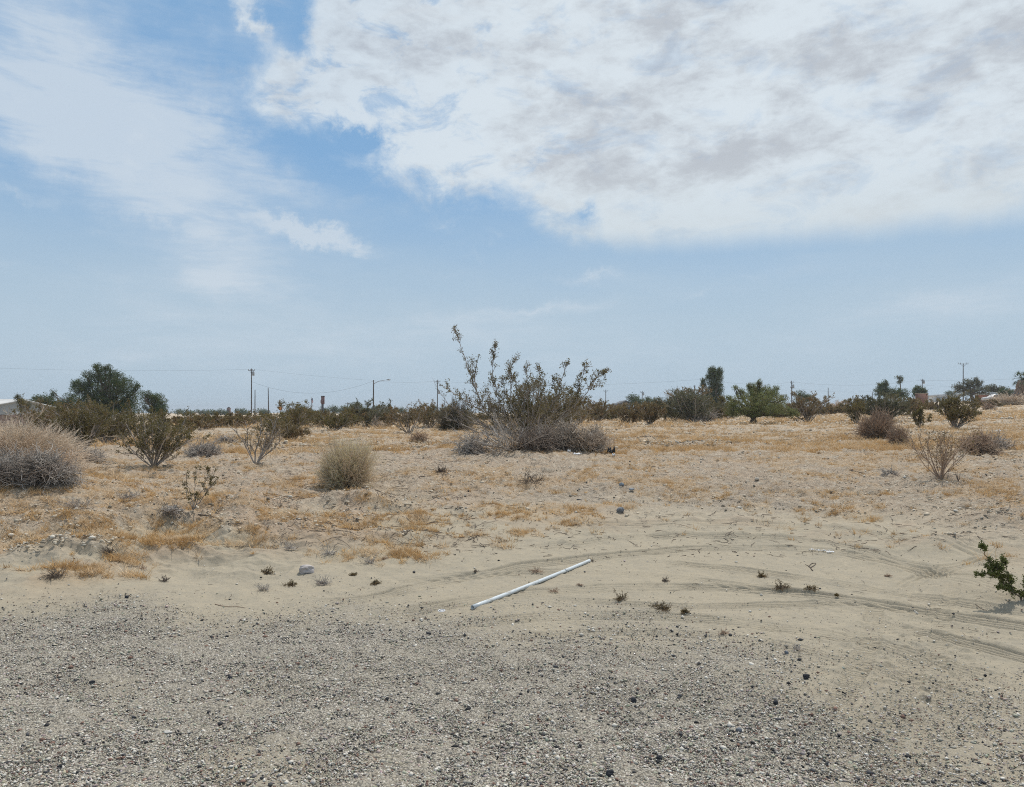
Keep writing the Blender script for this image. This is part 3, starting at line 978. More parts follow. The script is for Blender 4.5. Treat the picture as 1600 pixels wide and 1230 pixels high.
# ------------------------------------------------------------------ dead twigs lying about
def make_litter():
    rng = np.random.default_rng(13)
    m = mat_veg('twig_litter', (.075, .055, .045), (.21, .165, .13), rough=.9)
    g = Geo()
    for n, reg, L0, rr in ((650, (440, 770, 765, 872), .14, .0036), (3400, (-100, 1700, 735, 880), .075, .0032), (4800, (-100, 1700, 690, 745), .11, .008), (3000, (-150, 1750, 660, 692), .24, .012), (500, (-100, 1700, 850, 1000), .045, .0014), (260, (-50, 1650, 1000, 1220), .03, .001)):
        x, y, z, px, py = scatter(n, (reg[2], reg[3]), (reg[0], reg[1]), rng, 1.0)
        a = rng.uniform(0, 2 * PI, n)
        L = L0 * np.exp(rng.normal(0, .5, n))
        P = np.empty((n, 5, 3)); d = np.stack([np.cos(a), np.sin(a)], 1)
        q = np.stack([x, y], 1); P[:, 0, :2] = q
        for i in range(1, 5):
            d = unit(d + rng.normal(0, .35, d.shape)); q = q + d * (L / 4)[:, None]; P[:, i, :2] = q
        P[:, :, 2] = H(P[:, :, 0], P[:, :, 1]) + rr + np.abs(rng.normal(0, .006, (n, 5))) * (L0 / .1)
        R = rr * rng.uniform(.5, 1.5, (n, 1)) * np.array([1, .9, .8, .6, .3])[None]
        V, Q = tubes(P, R, 3)
        g.add(V, [Q], np.repeat(rng.uniform(0, 1, n), 15))
    o = g.build('twig_litter', m)
    tag(o, 'small dead twigs and woody bits strewn across the sand', 'twigs', kind='stuff')


make_litter()

# ================================================================== vegetation
M_STEM_GREY = mat_veg('bark_grey', (.26, .22, .19), (.42, .37, .32), rough=.9)
M_STEM_BROWN = mat_veg('bark_brown', (.10, .078, .06), (.19, .15, .12), rough=.9)
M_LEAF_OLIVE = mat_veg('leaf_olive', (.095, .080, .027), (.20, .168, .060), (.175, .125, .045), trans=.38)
M_LEAF_BROWN = mat_veg('leaf_brown_olive', (.115, .085, .038), (.24, .185, .085), (.24, .15, .065), trans=.38)
M_LEAF_DARK = mat_veg('leaf_dark_green', (.038, .064, .022), (.110, .150, .050), (.12, .12, .05), trans=.38)
M_LEAF_GREEN = mat_veg('leaf_fresh_green', (.13, .15, .05), (.27, .29, .12), (.20, .18, .08), trans=.38)
M_LEAF_SAGE = mat_veg('leaf_sage', (.50, .44, .22), (.76, .67, .38), (.56, .44, .26), trans=.38)
M_LEAF_GREYGREEN = mat_veg('leaf_grey_green', (.085, .088, .048), (.19, .185, .10), (.10, .09, .05), trans=.38)
M_DEAD_TAN = mat_veg('dead_twig_tan', (.56, .45, .34), (.86, .72, .55), (.70, .54, .40), rough=.9)
M_DEAD_GREY = mat_veg('dead_twig_grey', (.24, .215, .19), (.54, .49, .43), (.36, .30, .25), rough=.9)
M_DEAD_MIX = mat_veg('dead_twig_grey_tan', (.25, .205, .165), (.56, .48, .39), (.40, .31, .23), rough=.9)
M_DEAD_BROWN = mat_veg('dead_twig_brown', (.26, .175, .125), (.52, .38, .27), (.36, .28, .21), rough=.9)


def place(px, py=None, d=None):
    return at(px, d) if d is not None else hit(px, py)


def creosote(px, py, hp, wp, seed, label, d=None, leaf=M_LEAF_OLIVE, stem=M_STEM_GREY, n0=14, k1=5, k2=4, nl=9, leaf_t0=.25,
             open_=1.0, ls=1.0, name='creosote_bush', cat='bush', group='creosote bushes on the field', lean=0.0, thick=1.0, low=0.0):
    """vase of woody stems with small leaves along the outer twigs.  py = photo row of the foot, hp/wp = size in photo pixels"""
    rng = np.random.default_rng(seed)
    B = place(px, py, d); dist = B[1]; s = dist / F
    if d is not None and py is not None:        # py given as the TOP row when a depth is given
        top = pt(px, py, d)[2]; h = max(top - B[2], .4)
    else:
        h = hp * s
    w = wp * s
    az = rng.uniform(0, 2 * PI, n0); el = rng.uniform(0.15, 1.0, n0) ** .8 * open_
    tilt = np.clip(np.arctan(w / 2 / h) * 1.35 * el, 0, 1.35)
    D = np.stack([np.sin(tilt) * np.cos(az) + lean, np.sin(tilt) * np.sin(az), np.cos(tilt)], 1)
    S = np.stack([np.cos(az), np.sin(az), az * 0], 1) * (.03 * w) * rng.uniform(.2, 1, (n0, 1))
    S[:, 2] = -.03 * h
    P0 = grow(S, D, h * rng.uniform(.75, 1.1, n0) / np.cos(tilt * .7), 8, .10, .03, rng)
    s1, d1, _, t1 = branch(P0, k1, .15 + low * -.1, .95, 32, rng, .15)
    P1 = grow(s1, d1, h * .42 * (1.15 - .6 * t1) * rng.uniform(.6, 1.2, len(s1)), 6, .16, .06, rng)
    s2, d2, _, t2 = branch(P1, k2, .2, 1, 38, rng, .15)
    P2 = grow(s2, d2, h * .17 * rng.uniform(.5, 1.3, len(s2)), 4, .2, .06, rng)
    allp = np.concatenate([P0.reshape(-1, 3), P1.reshape(-1, 3), P2.reshape(-1, 3)])
    sx = (w / 2) / np.percentile(np.abs(allp[:, :2]), 97, axis=0).max(); sz = h / np.percentile(allp[:, 2], 99.3)
    sc = np.array([sx, sx, sz])
    P0, P1, P2 = P0 * sc, P1 * sc, P2 * sc
    px_m = s * 1600 / 1024          # size of one render pixel at this distance
    r0 = max(.012 * h, px_m * .28) * thick
    root = empty(name, B, label, cat, group)
    g = Geo()
    for P, ra, rb, sd in ((P0, r0, r0 * .4, 5), (P1, r0 * .5, r0 * .2, 3), (P2, r0 * .24, r0 * .1, 3)):
        M, n, _ = P.shape
        V, Q = tubes(P, np.linspace(ra, rb, n)[None] * rng.uniform(.7, 1.3, (M, 1)), sd)
        g.add(V, [Q], np.repeat(rng.uniform(0, 1, M), n * sd))
    g.build('stems', stem, root)
    if nl > 0:
        # leaves sit in little tufts along the twigs
        M, n, _ = P2.shape
        idx = np.repeat(np.arange(M), nl); t = rng.uniform(leaf_t0, 1, M * nl) * (n - 1); i = np.minimum(t.astype(int), n - 2); f = (t - i)[:, None]
        C = P2[idx, i] * (1 - f) + P2[idx, i + 1] * f
        s3, _, _, _ = branch(P1, max(nl // 3, 1) * 2, .45, 1, 30, rng)
        C = np.concatenate([C, s3])
        L = max(.020, px_m * .95) * ls
        C = C + rng.normal(0, L * .55, C.shape)
        V, Q = leafq(C, L * 1.35, rng, .5, .3)
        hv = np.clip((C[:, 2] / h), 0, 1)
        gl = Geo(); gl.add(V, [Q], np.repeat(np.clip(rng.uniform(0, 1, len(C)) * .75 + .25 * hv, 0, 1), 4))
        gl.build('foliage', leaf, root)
    return root


def ball_bush(px, py, hp, wp, seed, label, mat, stem=M_DEAD_BROWN, n=900, name='saltbush', cat='bush', group='rounded twiggy bushes', d=None, wild=.12, leafn=9, flat=.5, up=.35, tw=1.0):
    """dense dome of fine upright twigs"""
    rng = np.random.default_rng(seed)
    B = place(px, py, d); s = B[1] / F; h, w = hp * s, wp * s
    dv = unit(np.stack([rng.normal(size=n), rng.normal(size=n), np.abs(rng.normal(size=n)) * 1.05 + up - .3], 1))
    lump = 1 + .24 * np.sin(dv[:, 0] * 5 + seed) * np.cos(dv[:, 1] * 4 + 1.3 * seed) + .10 * np.sin(dv[:, 2] * 7 + dv[:, 0] * 6)
    hole = np.sin(dv[:, 0] * 3.1 + seed * 1.7) * np.sin(dv[:, 2] * 4.3 + seed) * np.cos(dv[:, 1] * 2.7 + .6 * seed)
    L = lump * rng.uniform(.62, 1.0, n) * (1 + .16 * rng.normal(size=n) * (rng.uniform(0, 1, n) < .25)) * (1 - .22 * (hole > .35))
    S = dv * np.array([.10, .10, .02]) * rng.uniform(0, 1, (n, 1))
    P = grow(S, dv, L, 7, wild, .015, rng)
    s1, d1, _, t1 = branch(P, 4, .35, .98, 28, rng, .1)
    P1 = grow(s1, d1, .26 * rng.uniform(.5, 1.2, len(s1)), 4, .18, .03, rng)
    k = .62
    allp = np.concatenate([P.reshape(-1, 3), P1.reshape(-1, 3)])
    sc = np.array([w / 2 / np.percentile(np.abs(allp[:, 0]), 98.5), w / 2 / np.percentile(np.abs(allp[:, 1]), 98.5), h / np.percentile(allp[:, 2], 99.5)])
    P, P1 = P * sc, P1 * sc
    pm = s * 1600 / 1024
    rr = max(.0022, pm * .16) * tw
    root = empty(name, B, label, cat, group)
    g = Geo()
    for PP, a, b in ((P, rr * 1.5, rr * .8), (P1, rr * .8, rr * .5)):
        M, m_, _ = PP.shape
        V, Q = tubes(PP, np.linspace(a, b, m_)[None] * rng.uniform(.7, 1.3, (M, 1)), 3)
        g.add(V, [Q], np.repeat(rng.uniform(0, 1, M), m_ * 3))
    g.build('stems', stem, root)
    if leafn:
        C = np.repeat(P1[:, 1:].reshape(-1, 3), leafn // 3, axis=0)
        C = C + rng.normal(0, rr * 5, C.shape)
        V, Q = leafq(C, max(.011, pm * .75), rng, .38, .5)
        gl = Geo(); gl.add(V, [Q], np.repeat(rng.uniform(0, 1, len(C)), 4))
        gl.build('foliage', mat, root)
    return root


def tangle(px, py, hp, wp, seed, label, mat, n=900, name='dead_brush', cat='dead brush', group='dead brush heaps', d=None, curl=.32, dw=1.0, seglen=.45, thick=1.0, lobes=None, trop=0.0, one=True):
    """heap of tangled dead twigs filling a low dome"""
    rng = np.random.default_rng(seed)
    B = place(px, py, d); s = B[1] / F; h, w = hp * s, wp * s
    u = unit(rng.normal(size=(n, 3))); u[:, 2] = np.abs(u[:, 2])
    rad = rng.uniform(0.05, 1, n) ** .45
    C = u * rad[:, None] * np.array([w / 2, w / 2 * dw, h]) * .86
    prof = 1 + .22 * np.sin(C[:, 0] / w * 11 + seed) * np.cos(C[:, 1] / w * 9)
    C[:, 2] *= prof
    if lobes:
        lb = np.array(lobes, float); k = rng.choice(len(lb), n, p=lb[:, 1] * lb[:, 2] / (lb[:, 1] * lb[:, 2]).sum())
        C = u * rad[:, None] * np.stack([lb[k, 1] * s / 2, lb[k, 1] * s / 2 * dw, lb[k, 2] * s], 1) * .86
        C[:, 0] += lb[k, 0] * s
    D = unit(rng.normal(size=(n, 3)) * np.array([1, 1, .75]) + unit(C) * .55)
    L = seglen * h * rng.uniform(.4, 1.5, n) + .05
    P = grow(C - D * L[:, None] * .4, D, L, 7, curl, trop - .01, rng)
    s1, d1, _, _ = branch(P, 2, .2, .95, 45, rng)
    P1 = grow(s1, d1, L.repeat(2) * .45, 4, curl, trop, rng)
    pm = s * 1600 / 1024
    rr = max(.0028, pm * .17) * thick
    g = Geo()
    for PP, a, b in ((P, rr * 1.6, rr * .8), (P1, rr * .9, rr * .5)):
        M, m_, _ = PP.shape
        gz = H(PP[:, :, 0] + B[0], PP[:, :, 1] + B[1]) - B[2] + rr
        PP[:, :, 2] = np.maximum(PP[:, :, 2], gz)
        V, Q = tubes(PP, np.linspace(a, b, m_)[None] * rng.uniform(.6, 1.5, (M, 1)), 3)
        g.add(V, [Q], np.repeat(rng.uniform(0, 1, M), m_ * 3))
    o = g.build(name, mat)
    o.location = B
    tag(o, label, cat, group)
    return o


def crown_tree(px, d, lobes, seed, label, leaf, name='tree', cat='tree', group='trees on the skyline', stem=M_STEM_BROWN, trunk_px=4, base_py=None, dens=1.0, lsz=1.0,
               clump=.10, depth=.8, gaps=.25, nbranch=None, foot=None, parts=True, trunk_lean=0):
    """lobes: (px, py, rx, ry) in photo pixels, standing at depth d"""
    rng = np.random.default_rng(seed)
    s = d / F; pm = s * 1600 / 1024
    B = at(px, d)
    if foot is not None: B = hit(px, foot); d = B[1]; s = d / F; pm = s * 1600 / 1024
    lb = []
    for (a, b, rx, ry) in lobes:
        c = pt(a, b, d) - B
        lb.append((c, rx * s, ry * s))
    ymid = 0
    Cs, Vs = [], []
    limbs = []
    tot = sum(rx * ry for _, rx, ry in lb)
    th = max(np.mean([c[2] for c, _, _ in lb]), .3)
    split = np.array([trunk_lean * s, 0, max(min(c[2] - ry * .6 for c, _, ry in lb), th * .22)])
    for (c, rx, ry) in lb:
        rd = min(rx, max(rx, ry)) * depth
        c = c + np.array([0, rng.normal(0, rd * .35), 0])
        nc = int(max(8, dens * 42 * (rx * ry) / (max(pm * 3.2, .05) ** 2) * .62)) + 10
        u = unit(rng.normal(size=(nc, 3))); rad = rng.uniform(.0, 1, nc) ** .42
        off = u * rad[:, None] * np.array([rx, rd, ry])
        # uneven outline: keep clumps where a coarse noise allows it
        q = c + off
        nz = .5 + .5 * np.sin(q[:, 0] / (rx + .01) * 4.1 + seed) * np.sin(q[:, 2] / (ry + .01) * 3.7 + 1.7 * seed) * np.cos(q[:, 1] / (rd + .01) * 3.3)
        q = q[(nz > gaps * rad) | (rng.uniform(0, 1, nc) < .25)]
        Cs.append(q)
        nb = nbranch or max(2, int(3 * rx / (tot ** .5)))
        for k in range(nb):
            tgt = c + unit(rng.normal(size=3)) * np.array([rx, rd, ry]) * .55
            limbs.append(tgt)
    C = np.concatenate(Cs)
    nlf = 16
    cl = max(clump * th * .35, pm * 1.7)
    Lc = np.repeat(C, nlf, axis=0) + rng.normal(0, cl * .5, (len(C) * nlf, 3))
    Lc[:, 2] = np.maximum(Lc[:, 2], .05)
    V, Q = leafq(Lc, max(.05, pm * .95) * lsz, rng, .5)
    tone = np.repeat(rng.uniform(0, 1, len(C)), nlf) * .55 + rng.uniform(0, .45, len(Lc))
    gl = Geo(); gl.add(V, [Q], np.repeat(tone, 4))
    root = empty(name, B, label, cat, group)
    gl.build('crown', leaf, root)
    g = Geo()
    rt = trunk_px * s * .5
    zz = np.linspace(-.05, 1, 7)[:, None]
    P = split[None] * zz + np.c_[rng.normal(0, rt * .4, (7, 2)), np.zeros(7)] * (zz > 0)
    P[-1] = split
    g.tube(P, np.linspace(rt * 1.25, rt * .85, 7), 8, .4)
    T = np.array(limbs); M = len(T)
    f = np.linspace(0, 1, 7)[None, :, None]
    PP = split[None, None] * (1 - f) + T[:, None] * f + rng.normal(0, .05 * th, (M, 7, 3)) * np.sin(f * PI)
    PP[:, :, 2] += np.sin(f[:, :, 0] * PI) * .06 * th
    V, Q = tubes(PP, np.linspace(rt * .6, max(rt * .15, pm * .1), 7)[None] * np.ones((M, 1)), 5); g.add(V, [Q], .5)
    # twigs reaching clump centres
    pick = rng.choice(len(C), min(len(C), 90), replace=False)
    near = np.argmin(np.linalg.norm(C[pick][:, None] - T[None], axis=2), axis=1)
    A0 = PP[near, 4]; f4 = np.linspace(0, 1, 4)[None, :, None]
    P4 = A0[:, None] * (1 - f4) + C[pick][:, None] * f4
    V, Q = tubes(P4, np.linspace(rt * .22, rt * .08, 4)[None] * np.ones((len(pick), 1)), 3); g.add(V, [Q], .6)
    g.build('trunk', stem, root)
    return root


def traced(name, label, cat, group, d, origin_px, branches, seed, stem, leaf, r0=.012, leaf_n=40, leaf_L=.03, depth=.5, sub=7, t0=.35, B=None, sublen=.16, tuft=3):
    """shrub whose main branches follow given photo points at real distance d"""
    rng = np.random.default_rng(seed)
    B = at(origin_px, d) if B is None else B
    s = d / F
    root = empty(name, B, label, cat, group)
    g = Geo(); C = []
    for bi, (pts, yo, rs, leafy) in enumerate(branches):
        P = np.array([pt(a, b, d) for a, b in pts]) - B
        n = len(P)
        P[:, 1] += np.linspace(0, yo, n) * depth
        for _ in range(2):
            Q_ = np.empty((2 * len(P) - 2, 3)); Q_[0::2] = P[:-1] * .75 + P[1:] * .25; Q_[1::2] = P[:-1] * .25 + P[1:] * .75
            P = np.vstack([P[:1], Q_, P[-1:]])
        P[1:-1] += rng.normal(0, 1.1 * s, (len(P) - 2, 3))
        g.tube(P, np.linspace(r0, r0 * .3, len(P)) * rs, 6, rng.uniform(0, 1))
        # resample for sub branches
        PP = P[None]
        L = np.linalg.norm(np.diff(P, axis=0), axis=1).sum()
        k = max(3, int(sub * L / (60 * s)))
        s1, d1, _, t1 = branch(PP, k, t0 * .7, .99, 38, rng, .25)
        P1 = grow(s1, d1, sublen * 100 * s * rng.uniform(.4, 1.2, k) * (1.2 - .7 * t1), 6, .18, .06, rng)
        V, Q = tubes(P1, np.linspace(r0 * .45, r0 * .18, 6)[None] * np.ones((k, 1)) * rs, 4); g.add(V, [Q], rng.uniform(0, 1))
        s2, d2, _, _ = branch(P1, 3, .3, 1, 40, rng, .2)
        P2 = grow(s2, d2, sublen * 38 * s * rng.uniform(.5, 1.3, len(s2)), 4, .2, .05, rng)
        V, Q = tubes(P2, np.linspace(r0 * .25, r0 * .14, 4)[None] * np.ones((len(s2), 1)) * rs, 3); g.add(V, [Q], rng.uniform(0, 1))
        if leafy:
            c = np.concatenate([P2[:, 2:].reshape(-1, 3), P1[:, 3:].reshape(-1, 3)])
            c = c[rng.uniform(0, 1, len(c)) < leafy]
            C.append(np.repeat(c, tuft, axis=0))
    g.build('stems', stem, root)
    if C:
        C = np.concatenate(C); C = C + rng.normal(0, leaf_L * .55, C.shape)
        V, Q = leafq(C, leaf_L, rng, .5, .3)
        gl = Geo(); gl.add(V, [Q], np.repeat(rng.uniform(0, 1, len(C)), 4)); gl.build('foliage', leaf, root)
    return root


# ---------------------------------------------------------------- big centre bush and the brush around it
bc = hit(820, 697); dc = bc[1]
CG = 'tall bush in the middle of the field'
br = [
    ([(815, 690), (775, 662), (756, 640), (745, 608), (733, 580), (722, 550), (712, 517)], .3, 1.3, .8),
    ([(745, 608), (742, 585), (745, 562)], .2, .8, .7),
    ([(745, 605), (740, 590), (738, 570)], -.2, .7, .7),
    ([(818, 690), (790, 655), (776, 620), (768, 590), (770, 562), (774, 542)], -.3, 1.1, .9),
    ([(815, 692), (770, 655), (742, 635), (720, 622), (694, 604)], .6, 1.1, .7),
    ([(742, 632), (720, 635), (702, 640)], .3, .6, .4),
    ([(820, 690), (800, 640), (796, 600), (797, 575), (806, 562)], .2, 1, .5),
    ([(822, 690), (815, 640), (806, 600), (797, 578)], .7, 1, 1),
    ([(825, 690), (826, 640), (822, 605), (822, 580)], -.6, 1, 1),
    ([(826, 690), (842, 645), (846, 605), (842, 578)], .5, 1, 1),
    ([(828, 690), (856, 645), (872, 605), (884, 573)], -.3, 1.1, .9),
    ([(830, 690), (862, 650), (872, 620), (866, 590)], .8, 1, 1),
    ([(832, 690), (884, 645), (903, 612), (914, 573)], .2, 1.1, .9),
    ([(835, 690), (890, 648), (915, 615), (930, 590), (943, 584)], -.5, 1.1, .8),
    ([(903, 612), (925, 606), (938, 596)], 0, .7, .8),
    ([(900, 635), (905, 600), (912, 585)], .4, .8, .7),
    ([(822, 692), (800, 660), (772, 650), (762, 625), (764, 612)], -.9, .9, .3),
    ([(818, 694), (780, 670), (745, 666), (712, 640)], -.8, 1.3, .0),
    ([(818, 694), (770, 678), (735, 672), (700, 650)], -1.2, 1.2, .0),
    ([(812, 695), (760, 684), (722, 690)], -1.0, 1.2, .0),
    ([(825, 690), (850, 660), (888, 628), (892, 612)], 1.1, 1, 1),
    ([(822, 690), (833, 650), (835, 615), (838, 596)], 1.2, 1, 1),
    ([(822, 690), (785, 640), (789, 612), (786, 592)], 1.2, 1, 1),
]
creosote(822, 697, 104, 190, 47, 'fine twiggy dark olive bush filling the middle of the tallest bush', n0=26, k1=7, k2=5, nl=10, leaf=M_LEAF_OLIVE, group=CG, thick=.6, ls=1.0)
creosote(800, 702, 62, 190, 48, 'bare grey branching skirt spreading under the tallest bush', n0=20, k1=5, k2=4, nl=0, stem=M_DEAD_GREY, group=CG, thick=1.0, name='dead_shrub', cat='dead bush')
tangle(838, 701, 30, 76, 49, 'dark greyish tangle of old twigs in the middle under the tallest bush', mat_veg('dead_twig_dark', (.13, .10, .08), (.32, .26, .21), rough=.9), n=300, seglen=.9, thick=1.2, group='dead brush round the tallest bush')
traced('creosote_bush', 'tallest bush in the middle of the field, long thin branches reaching above the skyline', 'bush', CG, dc, 820, br, 5, M_STEM_GREY, M_LEAF_OLIVE,
       r0=.015, leaf_L=.042, sub=10, B=bc, sublen=.18, tuft=3)
creosote(828, 694, 84, 150, 41, 'olive leafy bush inside the base of the tallest bush', n0=28, k1=7, k2=6, nl=17, group=CG, thick=.9, ls=1.2)
creosote(880, 680, 52, 90, 42, 'brown olive bush behind the dead brush right of the tallest bush', n0=14, k1=6, k2=5, nl=12, leaf=M_LEAF_BROWN, group=CG)
tangle(785, 702, 18, 130, 43, 'grey tangle of bare dead branches at the foot of the tallest bush', M_DEAD_MIX, n=70, seglen=1.5, thick=1.9, curl=.2, group='dead brush round the tallest bush')
tangle(882, 703, 44, 118, 44, 'big brown heap of dead twigs leaning on the right side of the tallest bush', M_DEAD_MIX, n=1250, seglen=.6, lobes=[(-30, 60, 40), (4, 50, 50), (30, 54, 34), (48, 34, 24)], group='dead brush round the tallest bush')
tangle(930, 700, 30, 44, 45, 'small dead brush at the right end of the brown heap, beside the black litter', M_DEAD_MIX, n=500, seglen=.6, group='dead brush round the tallest bush')
tangle(738, 706, 20, 58, 46, 'low grey dead brush left of the tallest bush', M_DEAD_GREY, n=160, seglen=1.2, thick=1.5, curl=.2, group='dead brush round the tallest bush')

# ---------------------------------------------------------------- left side
ball_bush(541, 760, 72, 84, 51, 'round grey green bush on a sandy hummock left of centre', M_LEAF_SAGE, stem=M_DEAD_TAN, n=1100, leafn=15, wild=.12, up=.5)
tangle(10, 752, 50, 230, 52, 'huge grey tangle of dead tumbleweed at the left edge', M_DEAD_GREY, n=2400, seglen=.6, curl=.3, lobes=[(-60, 120, 56), (0, 110, 46), (50, 90, 52), (85, 70, 26), (30, 100, 26)], group='dead tumbleweed heap at the left edge', dw=.7)
ball_bush(22, 735, 72, 165, 53, 'pinkish tan tumbleweed bush rising out of the grey tangle at the left edge', M_DEAD_TAN, stem=M_DEAD_TAN, n=3400, leafn=6, wild=.14, name='tumbleweed', cat='tumbleweed', group='dead tumbleweed heap at the left edge', tw=1.1, up=.45)
tangle(132, 722, 22, 70, 54, 'low grey dead brush trailing right from the left edge tangle', M_DEAD_GREY, n=420, seglen=.8, group='dead tumbleweed heap at the left edge')
creosote(128, 706, 72, 84, 55, 'dark olive bush just right of the tan tumbleweed', n0=22, k1=7, k2=6, nl=14, leaf=M_LEAF_OLIVE, low=1)
creosote(168, 694, 66, 100, 56, 'olive bush behind the dark bush beside the tan tumbleweed', n0=20, k1=7, k2=6, nl=14, leaf=M_LEAF_OLIVE, low=1)
creosote(100, 690, 62, 90, 57, 'brown olive bush behind the tan tumbleweed', n0=20, k1=7, k2=6, nl=13, leaf=M_LEAF_BROWN, low=1)
creosote(60, 684, 60, 80, 58, 'olive bush between the white roof and the tan tumbleweed', n0=18, k1=6, k2=5, nl=12, leaf=M_LEAF_OLIVE, low=1)
creosote(240, 729, 80, 112, 59, 'broad olive bush with bare fanned stems on the left slope', n0=24, k1=5, k2=6, nl=12, leaf_t0=.2, leaf=M_LEAF_OLIVE)
creosote(205, 690, 44, 80, 60, 'olive bush below the big dark tree', n0=14, k1=6, k2=5, nl=12, leaf=M_LEAF_OLIVE, low=1)
creosote(262, 680, 40, 70, 61, 'olive bush right behind the broad bush on the left slope', n0=14, k1=6, k2=5, nl=12, leaf=M_LEAF_OLIVE, low=1)
tangle(318, 712, 18, 58, 62, 'flat grey dead bush right of the broad olive bush', M_DEAD_GREY, n=500, seglen=.9)
tangle(352, 694, 12, 34, 63, 'small grey dead bush behind the flat one on the left', M_DEAD_GREY, n=200, seglen=.9)
creosote(399, 725, 76, 78, 64, 'sparse brown green bush with forked grey stems below the tall utility pole', n0=9, k1=5, k2=4, nl=7, leaf=M_LEAF_BROWN, thick=1.3)
traced('creosote_sapling', 'thin young bush with few leaves on the left slope', 'bush', 'creosote bushes on the field', hit(302, 797)[1], 302, [
    ([(302, 797), (300, 780), (293, 762), (288, 740)], .1, 1, .9), ([(302, 797), (306, 775), (304, 750), (309, 732)], -.1, 1, .9), ([(302, 797), (316, 778), (328, 758), (334, 736)], .1, 1.1, 1),
    ([(302, 797), (312, 775), (322, 750), (324, 734)], .2, .9, 1), ([(302, 795), (292, 780), (285, 760)], .3, .8, .5), ([(320, 768), (332, 760), (340, 748)], 0, .7, .8)],
    65, M_STEM_GREY, M_LEAF_OLIVE, r0=.0065, leaf_L=.020, sub=7, B=hit(302, 797), depth=.3, sublen=.10, tuft=4)
tangle(268, 800, 6, 36, 66, 'faint dead brush beside the thin young bush', M_DEAD_GREY, n=120, seglen=1.2)

# ---------------------------------------------------------------- row of bushes between the left bushes and the centre
row = [  # px, foot row, h, w, leaf, what
    (300, 672, 22, 70, 'b'), (335, 668, 20, 60, 'o'), (370, 668, 20, 60, 'b'), (430, 682, 34, 62, 'o'), (462, 672, 40, 52, 'o'), (492, 668, 26, 60, 'b'),
    (520, 674, 30, 56, 'o'), (548, 668, 26, 50, 'b'), (574, 668, 38, 60, 'g'), (604, 666, 28, 52, 'b'), (672, 668, 34, 46, 'b'), (455, 690, 26, 40, 'b'),
]
where = ['lowest bush right of the big tree, first of the far row', 'second bush of the far row, below the steeple', 'brown bush of the far row left of the tall utility pole',
         'olive bush of the far row right of the tall utility pole', 'tall olive bush of the far row below the leaning pole', 'brown bush of the far row below the flag pole',
         'dark olive bush of the far row below the red sign', 'brown bush of the far row left of the street lamp', 'spiky green bush of the far row under the street lamp',
         'brown bush of the far row right of the street lamp', 'brown bush of the far row left of the second utility pole', 'low brown bush in front of the far row, below the leaning pole']
for i, (a, b, h_, w_, k) in enumerate(row):
    creosote(a, b, h_ * 1.12, w_ * 1.25, 100 + i, where[i], n0=15, k1=6, k2=5, nl=11, leaf={'o': M_LEAF_OLIVE, 'b': M_LEAF_BROWN, 'g': M_LEAF_GREYGREEN}[k], low=1)
creosote(640, 679, 50, 58, 120, 'airy bush with a dark forked base left of the second utility pole', n0=10, k1=6, k2=5, nl=9, leaf=M_LEAF_BROWN, thick=1.2)
ball_bush(711, 673, 46, 58, 121, 'dense dark green bush at the foot of the second utility pole', M_LEAF_GREYGREEN, stem=M_STEM_BROWN, n=520, leafn=12, wild=.1, name='dense_bush', group='rounded twiggy bushes')
tangle(655, 690, 14, 30, 122, 'small tan dead bush below the airy bush', M_DEAD_BROWN, n=150, seglen=.9)
tangle(585, 668, 12, 26, 123, 'small tan dead bush under the street lamp', M_DEAD_TAN, n=120, seglen=.9)

# ---------------------------------------------------------------- right half
creosote(936, 660, 34, 44, 130, 'dark bush in front of the white building, right of the tallest bush', n0=14, k1=6, k2=5, nl=12, leaf=M_LEAF_BROWN, low=1)
creosote(985, 662, 32, 60, 131, 'brown bush in front of the tan gabled house', n0=16, k1=6, k2=5, nl=12, leaf=M_LEAF_BROWN, low=1)
creosote(1015, 664, 34, 44, 132, 'brown bush below the round dark trees', n0=16, k1=6, k2=5, nl=12, leaf=M_LEAF_BROWN, low=1)
crown_tree(1039, 80, [(1039, 640, 22, 14), (1028, 630, 12, 10), (1048, 628, 12, 9)], 133, 'small grey green tree with a thin dark trunk among the brown bushes', M_LEAF_GREYGREEN, name='small_tree', foot=660, trunk_px=4, group='small trees on the field')
creosote(1082, 660, 50, 78, 134, 'wide grey brown bush between the small tree and the palo verde', n0=26, k1=7, k2=6, nl=12, leaf=M_LEAF_GREYGREEN, low=1)
creosote(1078, 652, 46, 60, 135, 'olive bush behind the wide grey brown bush', n0=18, k1=7, k2=5, nl=12, leaf=M_LEAF_BROWN, low=1)
creosote(1120, 656, 36, 60, 136, 'olive brown bush below the tall dark cypress', n0=16, k1=7, k2=5, nl=12, leaf=M_LEAF_OLIVE, low=1)
tangle(1106, 658, 18, 30, 137, 'grey bare bush below the tall dark cypress', M_DEAD_GREY, n=140, seglen=1.0)
crown_tree(1175, 60, [(1178, 631, 46, 20), (1188, 616, 28, 15), (1148, 638, 16, 15), (1214, 640, 26, 13), (1182, 612, 13, 14), (1186, 599, 4, 7), (1206, 616, 10, 7), (1213, 607, 5, 4), (1158, 614, 8, 8), (1149, 606, 4, 4), (1224, 622, 7, 6), (1138, 622, 5, 5), (1172, 604, 5, 7), (1180, 645, 48, 8), (1236, 646, 12, 8)], 138,
           'wide bright green tree with a short dark trunk, right of the cypress', M_LEAF_GREEN, name='palo_verde_tree', foot=663, trunk_px=8, group='small trees on the field', dens=1.1, gaps=.45, clump=.06)
